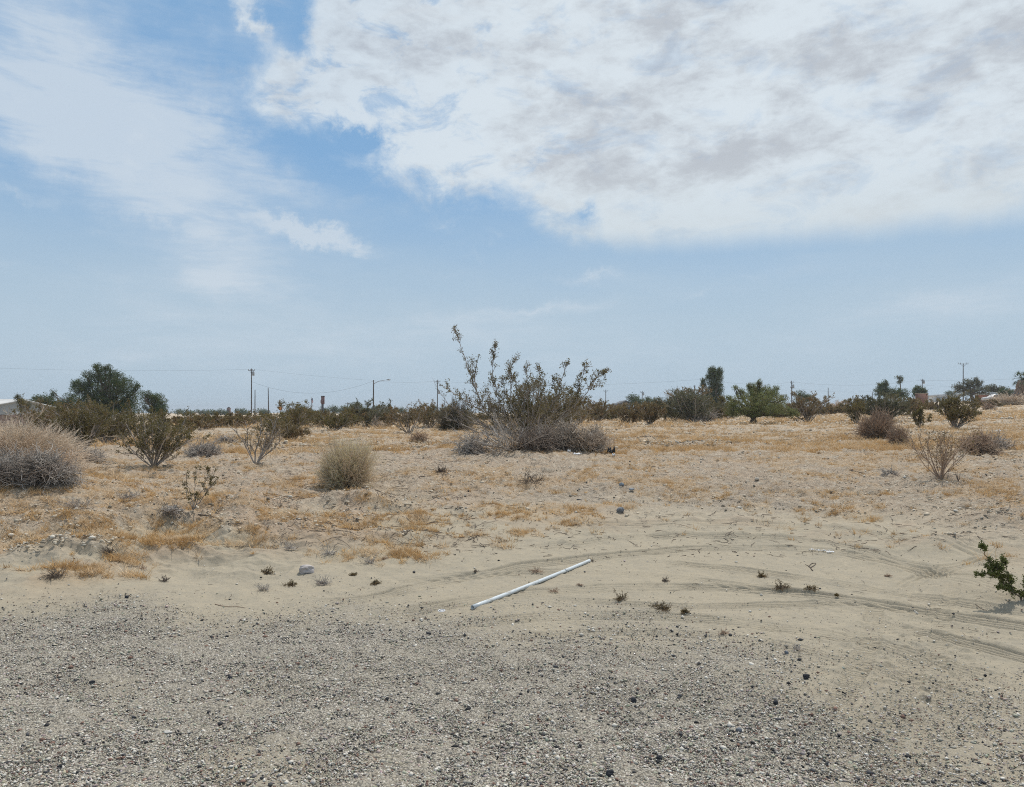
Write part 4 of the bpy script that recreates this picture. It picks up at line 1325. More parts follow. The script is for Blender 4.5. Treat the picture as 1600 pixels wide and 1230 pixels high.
traced('palo_verde_twigs', 'thin wispy shoots standing above the wide bright green tree', 'shoots', None, hit(1175, 663)[1] + .6, 1178, [
    ([(1178, 640), (1184, 612), (1188, 592)], 0, 1, .8), ([(1176, 640), (1160, 615), (1148, 604)], .2, 1, .7), ([(1180, 640), (1205, 615), (1222, 604)], .1, 1, .6), ([(1180, 640), (1196, 612), (1207, 600)], -.3, 1, .7),
    ([(1172, 640), (1150, 620), (1138, 612)], .3, 1, .6), ([(1180, 640), (1174, 610), (1170, 598)], .3, 1, .8)], 139, M_STEM_BROWN, M_LEAF_GREEN, r0=.03, leaf_L=.10, sub=7, sublen=.12) if False else None
creosote(1262, 660, 46, 68, 140, 'dark brown bush with a visible fork right of the bright green tree', n0=16, k1=6, k2=5, nl=11, leaf=M_LEAF_BROWN, thick=1.3, low=1)
ball_bush(1310, 643, 16, 34, 141, 'tan dead bush on the skyline right of the dark brown bush', M_DEAD_BROWN, stem=M_DEAD_TAN, n=260, leafn=3, name='dead_bush', cat='dead bush', group='tan dead bushes')
creosote(1338, 663, 40, 40, 142, 'small dark olive bush left of the tan dead bush in the right foreground', n0=12, k1=6, k2=5, nl=11, leaf=M_LEAF_OLIVE, low=1)
creosote(1384, 660, 44, 64, 143, 'sage green bush behind the tan dead bush on the right', n0=22, k1=7, k2=6, nl=12, leaf=M_LEAF_GREYGREEN, low=1)
creosote(1425, 650, 26, 50, 144, 'brown olive bush right of the sage green bush', n0=14, k1=6, k2=5, nl=11, leaf=M_LEAF_BROWN, low=1)
ball_bush(1371, 686, 44, 54, 145, 'upright tan dead bush on the right, larger of the touching pair', M_DEAD_BROWN, stem=M_DEAD_BROWN, n=900, leafn=3, name='dead_bush', cat='dead bush', group='tan dead bushes', up=.6)
ball_bush(1404, 696, 30, 30, 146, 'small tan dead bush on the right, smaller of the touching pair', M_DEAD_BROWN, stem=M_DEAD_BROWN, n=420, leafn=3, name='dead_bush', cat='dead bush', group='tan dead bushes', up=.6)
creosote(1437, 669, 34, 34, 147, 'little dark bush between the dead pair and the dense olive bush', n0=9, k1=5, k2=5, nl=10, leaf=M_LEAF_OLIVE)
creosote(1492, 671, 54, 66, 148, 'dense dark olive bush below the wide T shaped pole on the right', n0=20, k1=7, k2=6, nl=14, leaf=M_LEAF_OLIVE)
creosote(1470, 746, 78, 104, 149, 'leafless reddish brown bush in the right foreground field', n0=16, k1=6, k2=4, nl=2, leaf=M_LEAF_BROWN, stem=M_DEAD_BROWN, thick=.9, name='dry_bush')
tangle(1530, 708, 28, 56, 150, 'brown dead heap right of the leafless bush', M_DEAD_BROWN, n=600, seglen=.8)
tangle(1552, 700, 14, 60, 151, 'low grey dead branches behind the brown dead heap on the right', M_DEAD_GREY, n=160, seglen=1.3, thick=1.3)
ball_bush(1578, 633, 18, 56, 152, 'tan dead mound of brush on the skyline at the right edge', M_DEAD_BROWN, stem=M_DEAD_TAN, n=420, leafn=3, name='dead_bush', cat='dead bush', group='tan dead bushes')
tangle(1545, 640, 10, 18, 153, 'tiny tan dead bush below the grey green trees on the right', M_DEAD_BROWN, n=100, seglen=1.)
tangle(1390, 745, 10, 26, 154, 'small faint dead weed left of the leafless bush', M_DEAD_GREY, n=90, seglen=1.2)
creosote(1497, 752, 16, 14, 155, 'tiny dark dead stub right of the leafless bush', n0=6, k1=2, k2=2, nl=0, stem=M_STEM_BROWN, name='dead_stub', cat='plant', group=None)
row2 = [(960, 652, 20, 40, M_LEAF_BROWN, 'low brown bush right of the dark bush by the white building'), (1290, 646, 18, 44, M_LEAF_BROWN, 'low brown bush behind and right of the forked dark brown bush'),
        (1345, 640, 20, 50, M_LEAF_BROWN, 'brown bush just left of the thin far pole by the dark tree group'), (1460, 640, 16, 46, M_LEAF_BROWN, 'low brown bush below the red brick wall'),
        (1530, 636, 13, 50, M_LEAF_BROWN, 'low brown bush right of the dense olive bush on the skyline'), (1405, 640, 22, 60, M_LEAF_OLIVE, 'olive bush under the dark tree group'),
        (1235, 650, 20, 40, M_LEAF_BROWN, 'brown bush between the bright green tree and the forked bush'), (905, 662, 22, 50, M_LEAF_BROWN, 'brown bush behind the brown heap of dead twigs')]
for i, (a, b, h_, w_, mt, lb_) in enumerate(row2):
    creosote(a, b, h_, w_, 170 + i, lb_, n0=11, k1=6, k2=5, nl=9, leaf=mt, low=1)

belt = [  # px, depth, top row, width, leaf, label
    (275, 62, 652, 46, 'b', 'low brown bush on the skyline just right of the big dark tree'), (310, 75, 650, 60, 'o', 'low olive bush on the skyline left of the steeple'), (345, 70, 652, 50, 'b', 'low brown bush right under the steeple'),
    (378, 80, 650, 50, 'o', 'low olive bush on the skyline left of the tallest pole foot'), (412, 70, 648, 50, 'b', 'low brown bush on the skyline at the foot of the tallest pole'), (440, 60, 645, 56, 'o', 'olive bush on the skyline under the leaning post'),
    (478, 75, 642, 56, 'o', 'olive bush on the skyline under the flag pole'), (512, 70, 645, 60, 'b', 'brown bush on the skyline under the red sign'), (545, 80, 644, 56, 'o', 'olive bush on the skyline between red sign and street lamp'),
    (572, 58, 640, 52, 'g', 'grey green bush on the skyline left of the street lamp foot'), (600, 75, 642, 50, 'o', 'olive bush on the skyline right of the street lamp foot'), (632, 80, 644, 50, 'b', 'brown bush on the skyline behind the airy forked bush'),
    (662, 70, 641, 50, 'o', 'olive bush on the skyline between airy bush and second pole'), (745, 70, 645, 60, 'b', 'brown bush on the skyline seen through the left branches of the tallest bush'), (910, 75, 642, 60, 'b', 'brown bush on the skyline below the white building'),
    (955, 72, 638, 50, 'o', 'olive bush on the skyline below the white shed'), (1005, 66, 636, 60, 'b', 'brown bush on the skyline right of the gabled house'), (1060, 60, 631, 50, 'o', 'tall olive bush between the small grey green tree and the cypress'),
    (1092, 56, 625, 40, 'g', 'tall wispy grey bush left of the cypress foot'), (1135, 66, 630, 44, 'o', 'olive bush right of the cypress foot'), (1222, 66, 634, 50, 'b', 'brown bush behind the right end of the bright green tree'),
    (1285, 72, 634, 50, 'b', 'brown bush on the skyline right of the forked dark brown bush'), (1365, 66, 628, 60, 'o', 'olive bush on the skyline below the left end of the dark tree group'), (1330, 75, 632, 50, 'b', 'brown bush on the skyline left of the dark tree group')]
for i, (a, d_, tp, w_, k, l_) in enumerate(belt):
    creosote(a, tp, 0, w_, 700 + i, l_, d=d_, n0=14, k1=6, k2=5, nl=10, leaf={'o': M_LEAF_OLIVE, 'b': M_LEAF_BROWN, 'g': M_LEAF_GREYGREEN}[k], low=1, group='low bushes along the skyline')

# green sprig on the hummock at the right edge
bs = hit(1596, 938)
traced('green_shrub', 'fresh green leafy sprig on a sand hummock at the right edge', 'plant', None, bs[1], 1596, [
    ([(1600, 940), (1580, 922), (1562, 902), (1553, 884), (1541, 858)], .2, 1.2, 1), ([(1562, 902), (1545, 898), (1527, 896)], -.1, .8, 1), ([(1575, 916), (1578, 900), (1572, 876)], .1, .8, 1),
    ([(1560, 900), (1558, 888), (1550, 878)], 0, .8, 1), ([(1590, 930), (1572, 922), (1556, 915)], -.2, .8, 1), ([(1602, 940), (1615, 930), (1640, 922)], .2, 1, 1), ([(1585, 925), (1583, 915), (1580, 905)], .2, .8, 1),
    ([(1605, 942), (1625, 950), (1650, 948)], -.1, 1, 1), ([(1555, 885), (1546, 888), (1538, 884)], -.1, .8, 1), ([(1596, 936), (1606, 915), (1618, 900)], .2, .9, 1)],
    160, M_STEM_BROWN, mat_veg('leaf_sprig', (.07, .085, .022), (.17, .18, .05), trans=.15), r0=.006, leaf_L=.016, sub=16, B=bs, depth=.25, sublen=.11, tuft=6, t0=.15)

# ---------------------------------------------------------------- trees of the skyline
crown_tree(168, 80, [(163, 620, 54, 34), (158, 594, 36, 18), (190, 602, 24, 16), (118, 600, 10, 7), (212, 604, 8, 8), (152, 572, 6, 5), (170, 576, 7, 6), (132, 608, 24, 20), (203, 632, 18, 26), (140, 638, 30, 24), (180, 642, 36, 18), (157, 578, 16, 8), (142, 586, 14, 7), (178, 586, 16, 7)], 200,
           'large dark green rounded tree left of the field, tallest on that side', M_LEAF_DARK, name='mesquite_tree', trunk_px=9, dens=1.25, gaps=.72, clump=.15)
crown_tree(238, 75, [(236, 634, 22, 22), (228, 618, 11, 9), (248, 640, 14, 18), (242, 622, 10, 8)], 201, 'smaller dark tree touching the right side of the large rounded tree', M_LEAF_DARK, name='mesquite_tree', trunk_px=6, gaps=.5)
crown_tree(62, 90, [(58, 628, 15, 13), (70, 626, 13, 12), (84, 634, 18, 14), (100, 638, 18, 12)], 202, 'low green tree right of the white roof', M_LEAF_DARK, name='round_tree', trunk_px=6)
crown_tree(33, 60, [(31, 627, 8, 10), (39, 634, 11, 12), (28, 620, 4, 6)], 203, 'thin grey green shrubby tree in front of the white roof end', M_LEAF_GREYGREEN, name='small_tree', trunk_px=2, gaps=.6, dens=.7)
crown_tree(108, 85, [(108, 621, 16, 8), (98, 632, 15, 11), (82, 616, 6, 9), (120, 632, 16, 14)], 204, 'airy low branch of trees between the low green tree and the large tree', M_LEAF_DARK, name='small_tree', trunk_px=3, gaps=.6, dens=.7)
crown_tree(1115, 118, [(1116, 592, 14, 16), (1113, 580, 7, 8), (1124, 582, 6, 8), (1118, 612, 14, 16), (1117, 630, 14, 14), (1099, 600, 4, 9), (1106, 618, 7, 10)], 205,
           'tall dark upright cypress rising above the skyline right of centre', M_LEAF_DARK, name='cypress_tree', trunk_px=4, dens=2.2, gaps=.1, lsz=.9, nbranch=1)
crown_tree(994, 170, [(990, 625, 12, 9), (996, 628, 14, 8)], 206, 'round bright dark green tree right of the tan gabled house', M_LEAF_DARK, name='round_tree', trunk_px=4, gaps=.1)
crown_tree(1012, 175, [(1012, 628, 9, 8)], 207, 'second round green tree next to the one by the gabled house', M_LEAF_DARK, name='round_tree', trunk_px=3, gaps=.1)
crown_tree(1026, 170, [(1023, 630, 9, 7), (1030, 632, 8, 6)], 208, 'low dark round tree left of the small grey green tree', M_LEAF_DARK, name='round_tree', trunk_px=3, gaps=.1)
crown_tree(1058, 165, [(1055, 627, 9, 9), (1064, 625, 8, 9)], 209, 'green tree top behind the wide grey brown bush', M_LEAF_DARK, name='round_tree', trunk_px=3, gaps=.3)
crown_tree(1253, 120, [(1250, 619, 12, 9), (1262, 624, 9, 8)], 210, 'dark round tree behind the forked brown bush', M_LEAF_DARK, name='round_tree', trunk_px=4, gaps=.2)
crown_tree(1385, 110, [(1372, 612, 9, 9), (1382, 608, 10, 11), (1396, 614, 14, 9), (1378, 602, 8, 5), (1384, 598, 4, 4), (1410, 616, 12, 8)], 211, 'wide dark green tree group on the skyline left of the red brick wall', M_LEAF_DARK, name='dense_tree', trunk_px=6, gaps=.3)
crown_tree(1407, 150, [(1404, 590, 5, 3), (1409, 593, 5, 4), (1405, 597, 4, 3)], 212, 'small tufted tree top on a bare trunk above the dark tree group', M_LEAF_DARK, name='tufted_tree', trunk_px=1.6, gaps=.6, dens=.7, clump=.03)
crown_tree(1437, 115, [(1437, 611, 11, 9), (1431, 615, 8, 8), (1443, 615, 6, 8)], 213, 'round dark tree directly above the red brick wall', M_LEAF_DARK, name='round_tree', trunk_px=5, gaps=.1)
crown_tree(1520, 130, [(1500, 606, 10, 9), (1512, 600, 9, 9), (1523, 597, 9, 9), (1532, 602, 8, 9), (1518, 611, 22, 8), (1538, 611, 8, 8)], 214, 'grey green feathery tree behind the T shaped pole', M_LEAF_GREYGREEN, name='eucalyptus_tree', trunk_px=5, gaps=.55, clump=.05)
crown_tree(1556, 140, [(1548, 606, 7, 6), (1556, 609, 9, 7), (1565, 608, 7, 6)], 215, 'lower grey green tree right of the feathery tree', M_LEAF_GREYGREEN, name='eucalyptus_tree', trunk_px=4, gaps=.4)
crown_tree(1576, 125, [(1574, 612, 10, 6), (1566, 614, 8, 6)], 216, 'low green tree left of the dark roofed house', M_LEAF_DARK, name='round_tree', trunk_px=4, gaps=.3)
crown_tree(1481, 300, [(1481, 614, 6, 3), (1488, 615, 5, 3)], 217, 'tiny far tree between the brick wall and the feathery tree', M_LEAF_DARK, name='far_tree', trunk_px=2)
ft = [(452, 645, 10, 8, 'leaning pole'), (472, 641, 9, 9, None), (520, 640, 12, 6, None), (555, 636, 9, 10, None), (566, 642, 10, 8, None), (535, 640, 12, 7, None), (602, 640, 12, 7, None), (625, 642, 10, 6, None), (676, 640, 8, 7, None), (695, 642, 8, 6, None),
      (485, 645, 10, 5, None), (288, 655, 16, 5, None), (322, 655, 20, 4, None), (376, 651, 14, 6, None), (410, 648, 12, 6, None), (585, 641, 10, 8, None), (650, 643, 10, 6, None), (345, 655, 12, 5, None), (505, 642, 10, 6, None)]
fl = ['far dark tree behind the leaning pole', 'far tree left of the flag pole', 'far low tree just right of the red sign', 'tallest far tree between the red sign and the street lamp', 'far tree touching the tallest far one on its right',
      'far low tree under the small far pole', 'far rounded tree right of the street lamp', 'far low tree between street lamp and airy bush', 'far tree behind the second utility pole', 'far tree right of the second utility pole',
      'far low tree left of the red sign', 'far low tree right of the big tree', 'far flat tree left of the steeple', 'far tree right of the steeple', 'far tree right of the tall utility pole', 'far tree at the foot of the street lamp',
      'far tree behind the airy bush', 'far low tree at the foot of the steeple', 'far tree at the foot of the red sign']
for i, (a, b, rx, ry, _) in enumerate(ft):
    b = min(b, 644)
    crown_tree(a, 235 + 9 * (i % 5), [(a, b, rx, ry), (a + rx * .5, b + 2, rx * .6, ry * .8)], 230 + i, fl[i], M_LEAF_DARK, name='far_tree', trunk_px=2, gaps=.4, dens=.8, group='far trees along the skyline')

# ================================================================== poles, wires, buildings
M_POLE = mat_solid('weathered_pole_wood', (.060, .048, .042), (.10, .085, .075), 3, .9, stretch=(6, 6, .5))
M_GALV = mat_solid('grey_galvanised_steel', (.22, .23, .24), (.30, .31, .32), 4, .5, .3)
M_DARKM = mat_solid('dark_metal', (.03, .03, .035), (.05, .05, .055), 5, .6)
M_PORC = mat_solid('insulator_porcelain', (.12, .10, .09), (.2, .17, .15), 5, .3)
M_TRANS = mat_solid('transformer_paint', (.25, .26, .27), (.32, .33, .34), 3, .5)
M_WIRE = mat_solid('wire_metal', (.11, .115, .12), (.15, .155, .16), 5, .6)


def top_at(px, py, d):
    return pt(px, py, d)


POLE_TOPS = {}


def pole(key, px, top, d, label, arm=0.0, arm_dy=.5, arm2=False, trans=0, lean=0.0, r=.16, name='utility_pole', cat='utility pole', group='wooden utility poles', mat=None, ins=3, arm_tilt=0.0):
    mat = mat or M_POLE
    B = at(px, d); T = pt(px + lean, top, d) - B
    root = empty(name, B, label, cat, group)
    rr = max(r, d / F * .75)
    g = Geo(); k = np.linspace(0, 1, 9)[:, None]
    g.tube(np.array([0, 0, -.5]) * (1 - k) + T * k, np.linspace(rr, rr * .62, 9), 10, .5)
    g.build('shaft', mat, root)
    rt = rr * .6
    if arm:
        L = arm * d / F
        zs = [T[2] - arm_dy] + ([T[2] - arm_dy - 1.4] if arm2 else [])
        for z in zs:
            g = Geo(); g.tube(np.array([[-L / 2, -rt, z - arm_tilt], [L / 2, -rt, z + arm_tilt]]) + np.array([T[0], 0, 0]), rt * .55, 4, .5)
            ca = g.build('crossarm', mat, root)
            for q in np.linspace(-.92, .92, ins + 1):
                if abs(q) < .2: continue
                g = Geo(); x_ = T[0] + q * L / 2
                P = np.array([[x_, -rt, z + rt * .4], [x_, -rt, z + .18], [x_, -rt, z + .24], [x_, -rt, z + .34]])
                g.tube(P, [.03, .05, .09, .06], 7, .5); g.build('insulator', M_PORC, ca)
            for sg in (-1, 1):
                g = Geo(); g.tube(np.array([[T[0] + sg * L * .3, -rt, z - rt * .3], [T[0], -rt * .9, z - .7]]), .035, 4); g.build('brace', M_DARKM, root)
    if trans:
        x_ = T[0] + (rr + .3)
        z = T[2] - trans * d / F
        g = Geo(); g.tube(np.array([[x_, 0, z - .5], [x_, 0, z - .46], [x_, 0, z + .40], [x_, 0, z + .5]]), [.22, .28, .28, .2], 14, .5, True)
        tr = g.build('transformer', M_TRANS, root)
        g = Geo(); g.tube(np.array([[x_, 0, z + .5], [x_, 0, z + .72]]), [.07, .05], 7); g.build('bushing', M_PORC, tr)
    POLE_TOPS[key] = B + T
    return root


pole('p1', 393, 576, 190, 'tallest utility pole left of centre, short crossarm and a grey transformer', arm=10, trans=8, ins=3)
pole('p2', 398.5, 609, 180, 'bare shorter post close beside the tallest utility pole', name='wooden_post', cat='post', group='bare wooden posts', r=.13)
pole('p3', 420, 606, 170, 'slightly leaning bare post right of the tallest utility pole', lean=-1, name='wooden_post', cat='post', group='bare wooden posts', r=.13)
pole('p7', 683.5, 594, 220, 'utility pole left of the tallest bush, with crossarm and transformer', arm=9, trans=19, ins=3)
pole('p8', 543, 629, 420, 'tiny far utility pole between the red sign and the street lamp', arm=8, ins=2)
pole('p9', 610.5, 625, 400, 'small far utility pole right of the street lamp', arm=7, ins=2)
pole('p20', 915.5, 612, 300, 'thin far pole seen through the right branches of the tallest bush', name='utility_pole', ins=2)
pole('p10', 946.5, 609, 290, 'far utility pole just right of the tallest bush, above the white building', arm=7, ins=2)
pole('p11', 1003.5, 611, 300, 'far utility pole above the round trees by the gabled house', arm=6, trans=5, ins=2)
pole('p12', 1050, 611, 310, 'far utility pole above the small grey green tree', arm=6, ins=2)
pole('p13', 1085, 602, 280, 'thin far pole left of the tall dark cypress', arm=3, ins=2)
pole('p14', 1097.5, 590, 150, 'utility pole mostly hidden behind the tall dark cypress', arm=8, ins=2)
pole('p15', 1237, 595, 220, 'utility pole right of the bright green tree with a short crossarm', arm=5, arm_dy=.6, arm2=True, trans=9, ins=2)
pole('p16', 1294, 606, 300, 'thin far pole right of the forked brown bush', r=.12)
pole('p17', 1441, 592, 230, 'utility pole above the round tree by the red brick wall', arm=5, trans=5, ins=2)
pole('p18', 1505, 568, 200, 'tall T shaped utility pole with a wide crossarm on the right', arm=16, ins=5, arm_dy=.15, lean=0, r=.15)
pole('p21', 1363, 613, 330, 'thin far pole left of the dark tree group', r=.1)
pole('p22', 372, 640, 320, 'thin far post between the steeple and the tallest utility pole', name='wooden_post', cat='post', group='bare wooden posts', r=.1)
pole('p23', 1003 - 38, 616, 420, 'faintest far pole above the tan gabled house', r=.12) if False else None

# street lamp
def street_lamp():
    d = 180; px = 583.5; B = at(px, d); T = pt(px, 594, d) - B
    root = empty('street_lamp', B, 'street lamp with a long curved arm reaching right, above the spiky green bush', 'street lamp')
    g = Geo(); g.tube(np.array([[0, 0, -.3], [0, 0, T[2] * .5], [0, 0, T[2]]]), [.17, .15, .12], 10); g.build('shaft', M_POLE, root)
    s = d / F
    P = np.array([[0, 0, T[2] - 6.2 * s], [4 * s, 0, T[2] - 3.8 * s], [9 * s, 0, T[2] - 1.6 * s], [14 * s, 0, T[2] - .6 * s], [20 * s, 0, T[2] + .2 * s]])
    g = Geo(); g.tube(P, [.07, .065, .06, .055, .05], 7); g.build('arm', M_GALV, root)
    g = Geo()
    e = P[-1]
    g.tube(np.array([e, e + [.2, 0, .03], e + [.55, 0, .05], e + [.9, 0, .02], e + [1.0, 0, 0]]), [.06, .13, .17, .13, .04], 9)
    g.build('lamp_head', M_GALV, root)
    POLE_TOPS['p6'] = B + T


street_lamp()


def wire(a, b, sag, label, r=.012, n=28):
    P = np.linspace(a, b, n); t = np.linspace(0, 1, n)
    P[:, 2] -= 4 * sag * t * (1 - t)
    O = P.mean(0)
    g = Geo(); g.tube(P - O, r, 5); o = g.build('power_line', M_WIRE); o.location = O
    return tag(o, label, 'power line', 'power lines between the poles')


PT = POLE_TOPS
up = np.array([0, 0, .0])
wire(PT['p1'] + [-.6, 0, -.2], pt(-60, 573, 175), .6, 'nearly level wire running left from the tallest utility pole', r=.012)
wire(PT['p1'] + [0, 0, -3.2], PT['p6'] + [0, 0, -.2], 2.9, 'deeply sagging wire from the tallest utility pole to the street lamp', r=.017)
wire(PT['p1'] + [.6, 0, -.2], PT['p6'] + [0, 0, -.1], .2, 'taut wire from the tallest utility pole top to the street lamp', r=.010)
wire(PT['p6'] + [0, 0, -.2], PT['p7'] + [-.5, 0, -.3], .35, 'wire from the street lamp to the pole left of the tallest bush', r=.014)
wire(PT['p7'] + [.5, 0, -.3], PT['p14'] + [-.5, 0, -.4], 1.2, 'long wire from the pole left of the tallest bush towards the cypress', r=.010)
wire(PT['p14'] + [.5, 0, -.4], PT['p15'] + [-.4, 0, -.4], .8, 'wire from the cypress to the pole right of the bright green tree', r=.013)
wire(PT['p15'] + [.4, 0, -.4], PT['p17'] + [-.4, 0, -.4], 1.2, 'wire over the dark tree group between two poles on the right', r=.014)
wire(PT['p15'] + [.4, 0, -2.2], PT['p17'] + [-.4, 0, -2.6], 1.2, 'lower wire over the dark tree group between two poles on the right', r=.012)
wire(PT['p17'] + [.4, 0, -.4], pt(1700, 580, 190), 1.0, 'wire running right from the pole by the red brick wall past the T shaped pole', r=.015)
wire(PT['p17'] + [.4, 0, -1.9], pt(1700, 596, 190), 1.0, 'lower wire running right from the pole by the red brick wall', r=.011)


# ---- red sign on a pole, flag pole, steeple
def far_signs():
    d = 260; px = 504; B = at(px, d); T = pt(px, 618.5, d) - B; s = d / F
    root = empty('pylon_sign', B, 'tall reddish brown box sign on a dark post on the far skyline', 'sign')
    g = Geo(); g.tube(np.array([[0, 0, -.5], [0, 0, T[2] - 13 * s]]), .38, 10); g.build('post', M_DARKM, root)
    m = mat_solid('red_brown_sign', (.16, .045, .04), (.10, .05, .045), 1.2, .6)
    g = Geo(); g.box([.1, 0, T[2] - 7 * s], [4.6 * s, .8, 12 * s]); bx = g.build('sign_box', m, root)
    g = Geo(); g.box([.1, 0, T[2] - .7 * s], [5.2 * s, 1.0, 1.2 * s]); g.build('cap', M_DARKM, bx)
    g = Geo(); g.box([-2.4 * s, 0, T[2] - 9 * s], [1.2 * s, .5, 5 * s]); g.build('side_panel', mat_solid('pale_sign_panel', (.35, .25, .22)), root)
    # flag pole
    d = 250; px = 486.5; B = at(px, d); T = pt(px, 621, d) - B; s = d / F
    root = empty('flag_pole', B, 'thin flag pole with a small limp red and white flag left of the red sign', 'flag pole')
    g = Geo(); g.tube(np.array([[0, 0, -.3], [0, 0, T[2]]]), [.14, .1], 8); g.build('shaft', M_GALV, root)
    gx = np.linspace(0, 1.9 * s, 6); gz = np.linspace(0, -7 * s, 12)
    X, Z = np.meshgrid(gx, gz); Y = .18 * np.sin(X * 9 + Z * 2.2); X = X + .35 * s * np.sin(Z * 4)
    V = np.stack([X + .1, Y, Z + T[2] - .3], -1)
    V2 = np.concatenate([V.reshape(-1, 3), V.reshape(-1, 3) + [0, .03, 0]])
    nx, nz = 6, 12
    i = (np.arange(nz - 1)[:, None] * nx + np.arange(nx - 1)[None]).ravel()
    Q = np.stack([i, i + 1, i + nx + 1, i + nx], 1)
    N = nx * nz
    ring = [k for k in range(nx)] + [k * nx + nx - 1 for k in range(1, nz)] + [N - 1 - k for k in range(1, nx)] + [(nz - 1 - k) * nx for k in range(1, nz - 1)]
    ring = np.array(ring); r2 = np.roll(ring, -1)
    g = Geo(); g.add(V2, [Q, Q[:, ::-1] + N, np.stack([ring, ring + N, r2 + N, r2], 1)])
    m, t = mat_base('flag_cloth')
    sp = t.n('ShaderNodeSeparateXYZ'); t.put(sp.inputs[0], t.n('ShaderNodeTexCoord').outputs['Generated'])
    cc = t.mix(t.mapr(sp.outputs[2], .60, .64, smooth=False), t.mix(t.m('GREATER_THAN', t.m('SINE', t.m('MULTIPLY', sp.outputs[0], 26.0)), 0.0), (.5, .48, .47), (.33, .05, .05)), (.035, .04, .09))
    bb = t.n('ShaderNodeBsdfPrincipled'); t.put(bb.inputs[0], cc); oo = t.n('ShaderNodeOutputMaterial'); t.put(oo.inputs[0], bb.outputs[0])
    g.build('flag', m, root)
    # steeple
    d = 330; px = 357.5; B = at(px, d); T = pt(px, 645, d) - B; s = d / F; z0 = max(T[2], 2.8)
    S = pt(px, 636, d) - B
    root = empty('church_steeple', B, 'small reddish brown steeple with a thin spire, left of the tallest utility pole', 'steeple')
    m = mat_solid('steeple_brick', (.10, .055, .045), (.14, .08, .065), 2, .8)
    g = Geo(); g.box([0, 0, z0 * .5 - .3], [4.6 * s, 4.6 * s, z0 + .6]); bd = g.build('tower', m, root)
    for q in (-1, 1):
        g = Geo(); g.box([q * 1.05 * s, -2.3 * s - .01, z0 * .62], [.8 * s, .12, z0 * .4]); g.build('louvre', M_DARKM, bd)
    g = Geo(); g.tube(np.array([[0, 0, z0], [0, 0, z0 + 2.0 * s]]), [2.9 * s, 1.0 * s], 4); g.build('roof', M_DARKM, root)
    g = Geo(); g.tube(np.array([[0, 0, z0 + 1.9 * s], [0, 0, S[2]]]), [.75 * s, .08], 6); g.build('spire', M_DARKM, root)
    # antenna with a small head
    d = 300; px = 368.5; B = at(px, d); T = pt(px, 639, d) - B; s = d / F
    root = empty('antenna_mast', B, 'thin mast with a small dark head right of the steeple', 'mast')
    g = Geo(); g.tube(np.array([[0, 0, -.2], [0, 0, T[2]]]), .13, 6); g.build('shaft', M_GALV, root)
    g = Geo(); g.box([0, 0, T[2] - .5], [.5, .5, 1.3]); g.build('head', M_DARKM, root)
    # bright orange road sign
    d = 150; px = 438; B = at(px, d); T = pt(px, 642, d) - B; s = d / F
    root = empty('road_sign', B, 'tiny orange diamond road sign right of the leaning post', 'sign')
    g = Geo(); g.tube(np.array([[0, 0, -.2], [0, 0, max(T[2], 1.6)]]), .05, 6); g.build('post', M_GALV, root)
    z = max(T[2], 1.6); q = .5
    g = Geo(); P = np.array([[0, -.06, z - q], [q, -.06, z], [0, -.06, z + q], [-q, -.06, z]])
    g.add(np.vstack([P, P + [0, .04, 0]]), [np.array([[0, 1, 2, 3], [7, 6, 5, 4], [0, 4, 5, 1], [1, 5, 6, 2], [2, 6, 7, 3], [3, 7, 4, 0]])])
    g.build('panel', mat_solid('orange_sign', (.62, .25, .06), (.55, .22, .05)), root)


far_signs()


# ---- buildings
def wall_mat(name, c):
    return mat_solid(name, c, tuple(x * .88 for x in c), 1.5, .85)


M_GLASS = mat_solid('dark_window_glass', (.03, .035, .04), (.05, .055, .06), 2, .15)
M_WHITE = mat_solid('white_painted_trim', (.62, .62, .60), (.55, .55, .53), 2, .6)


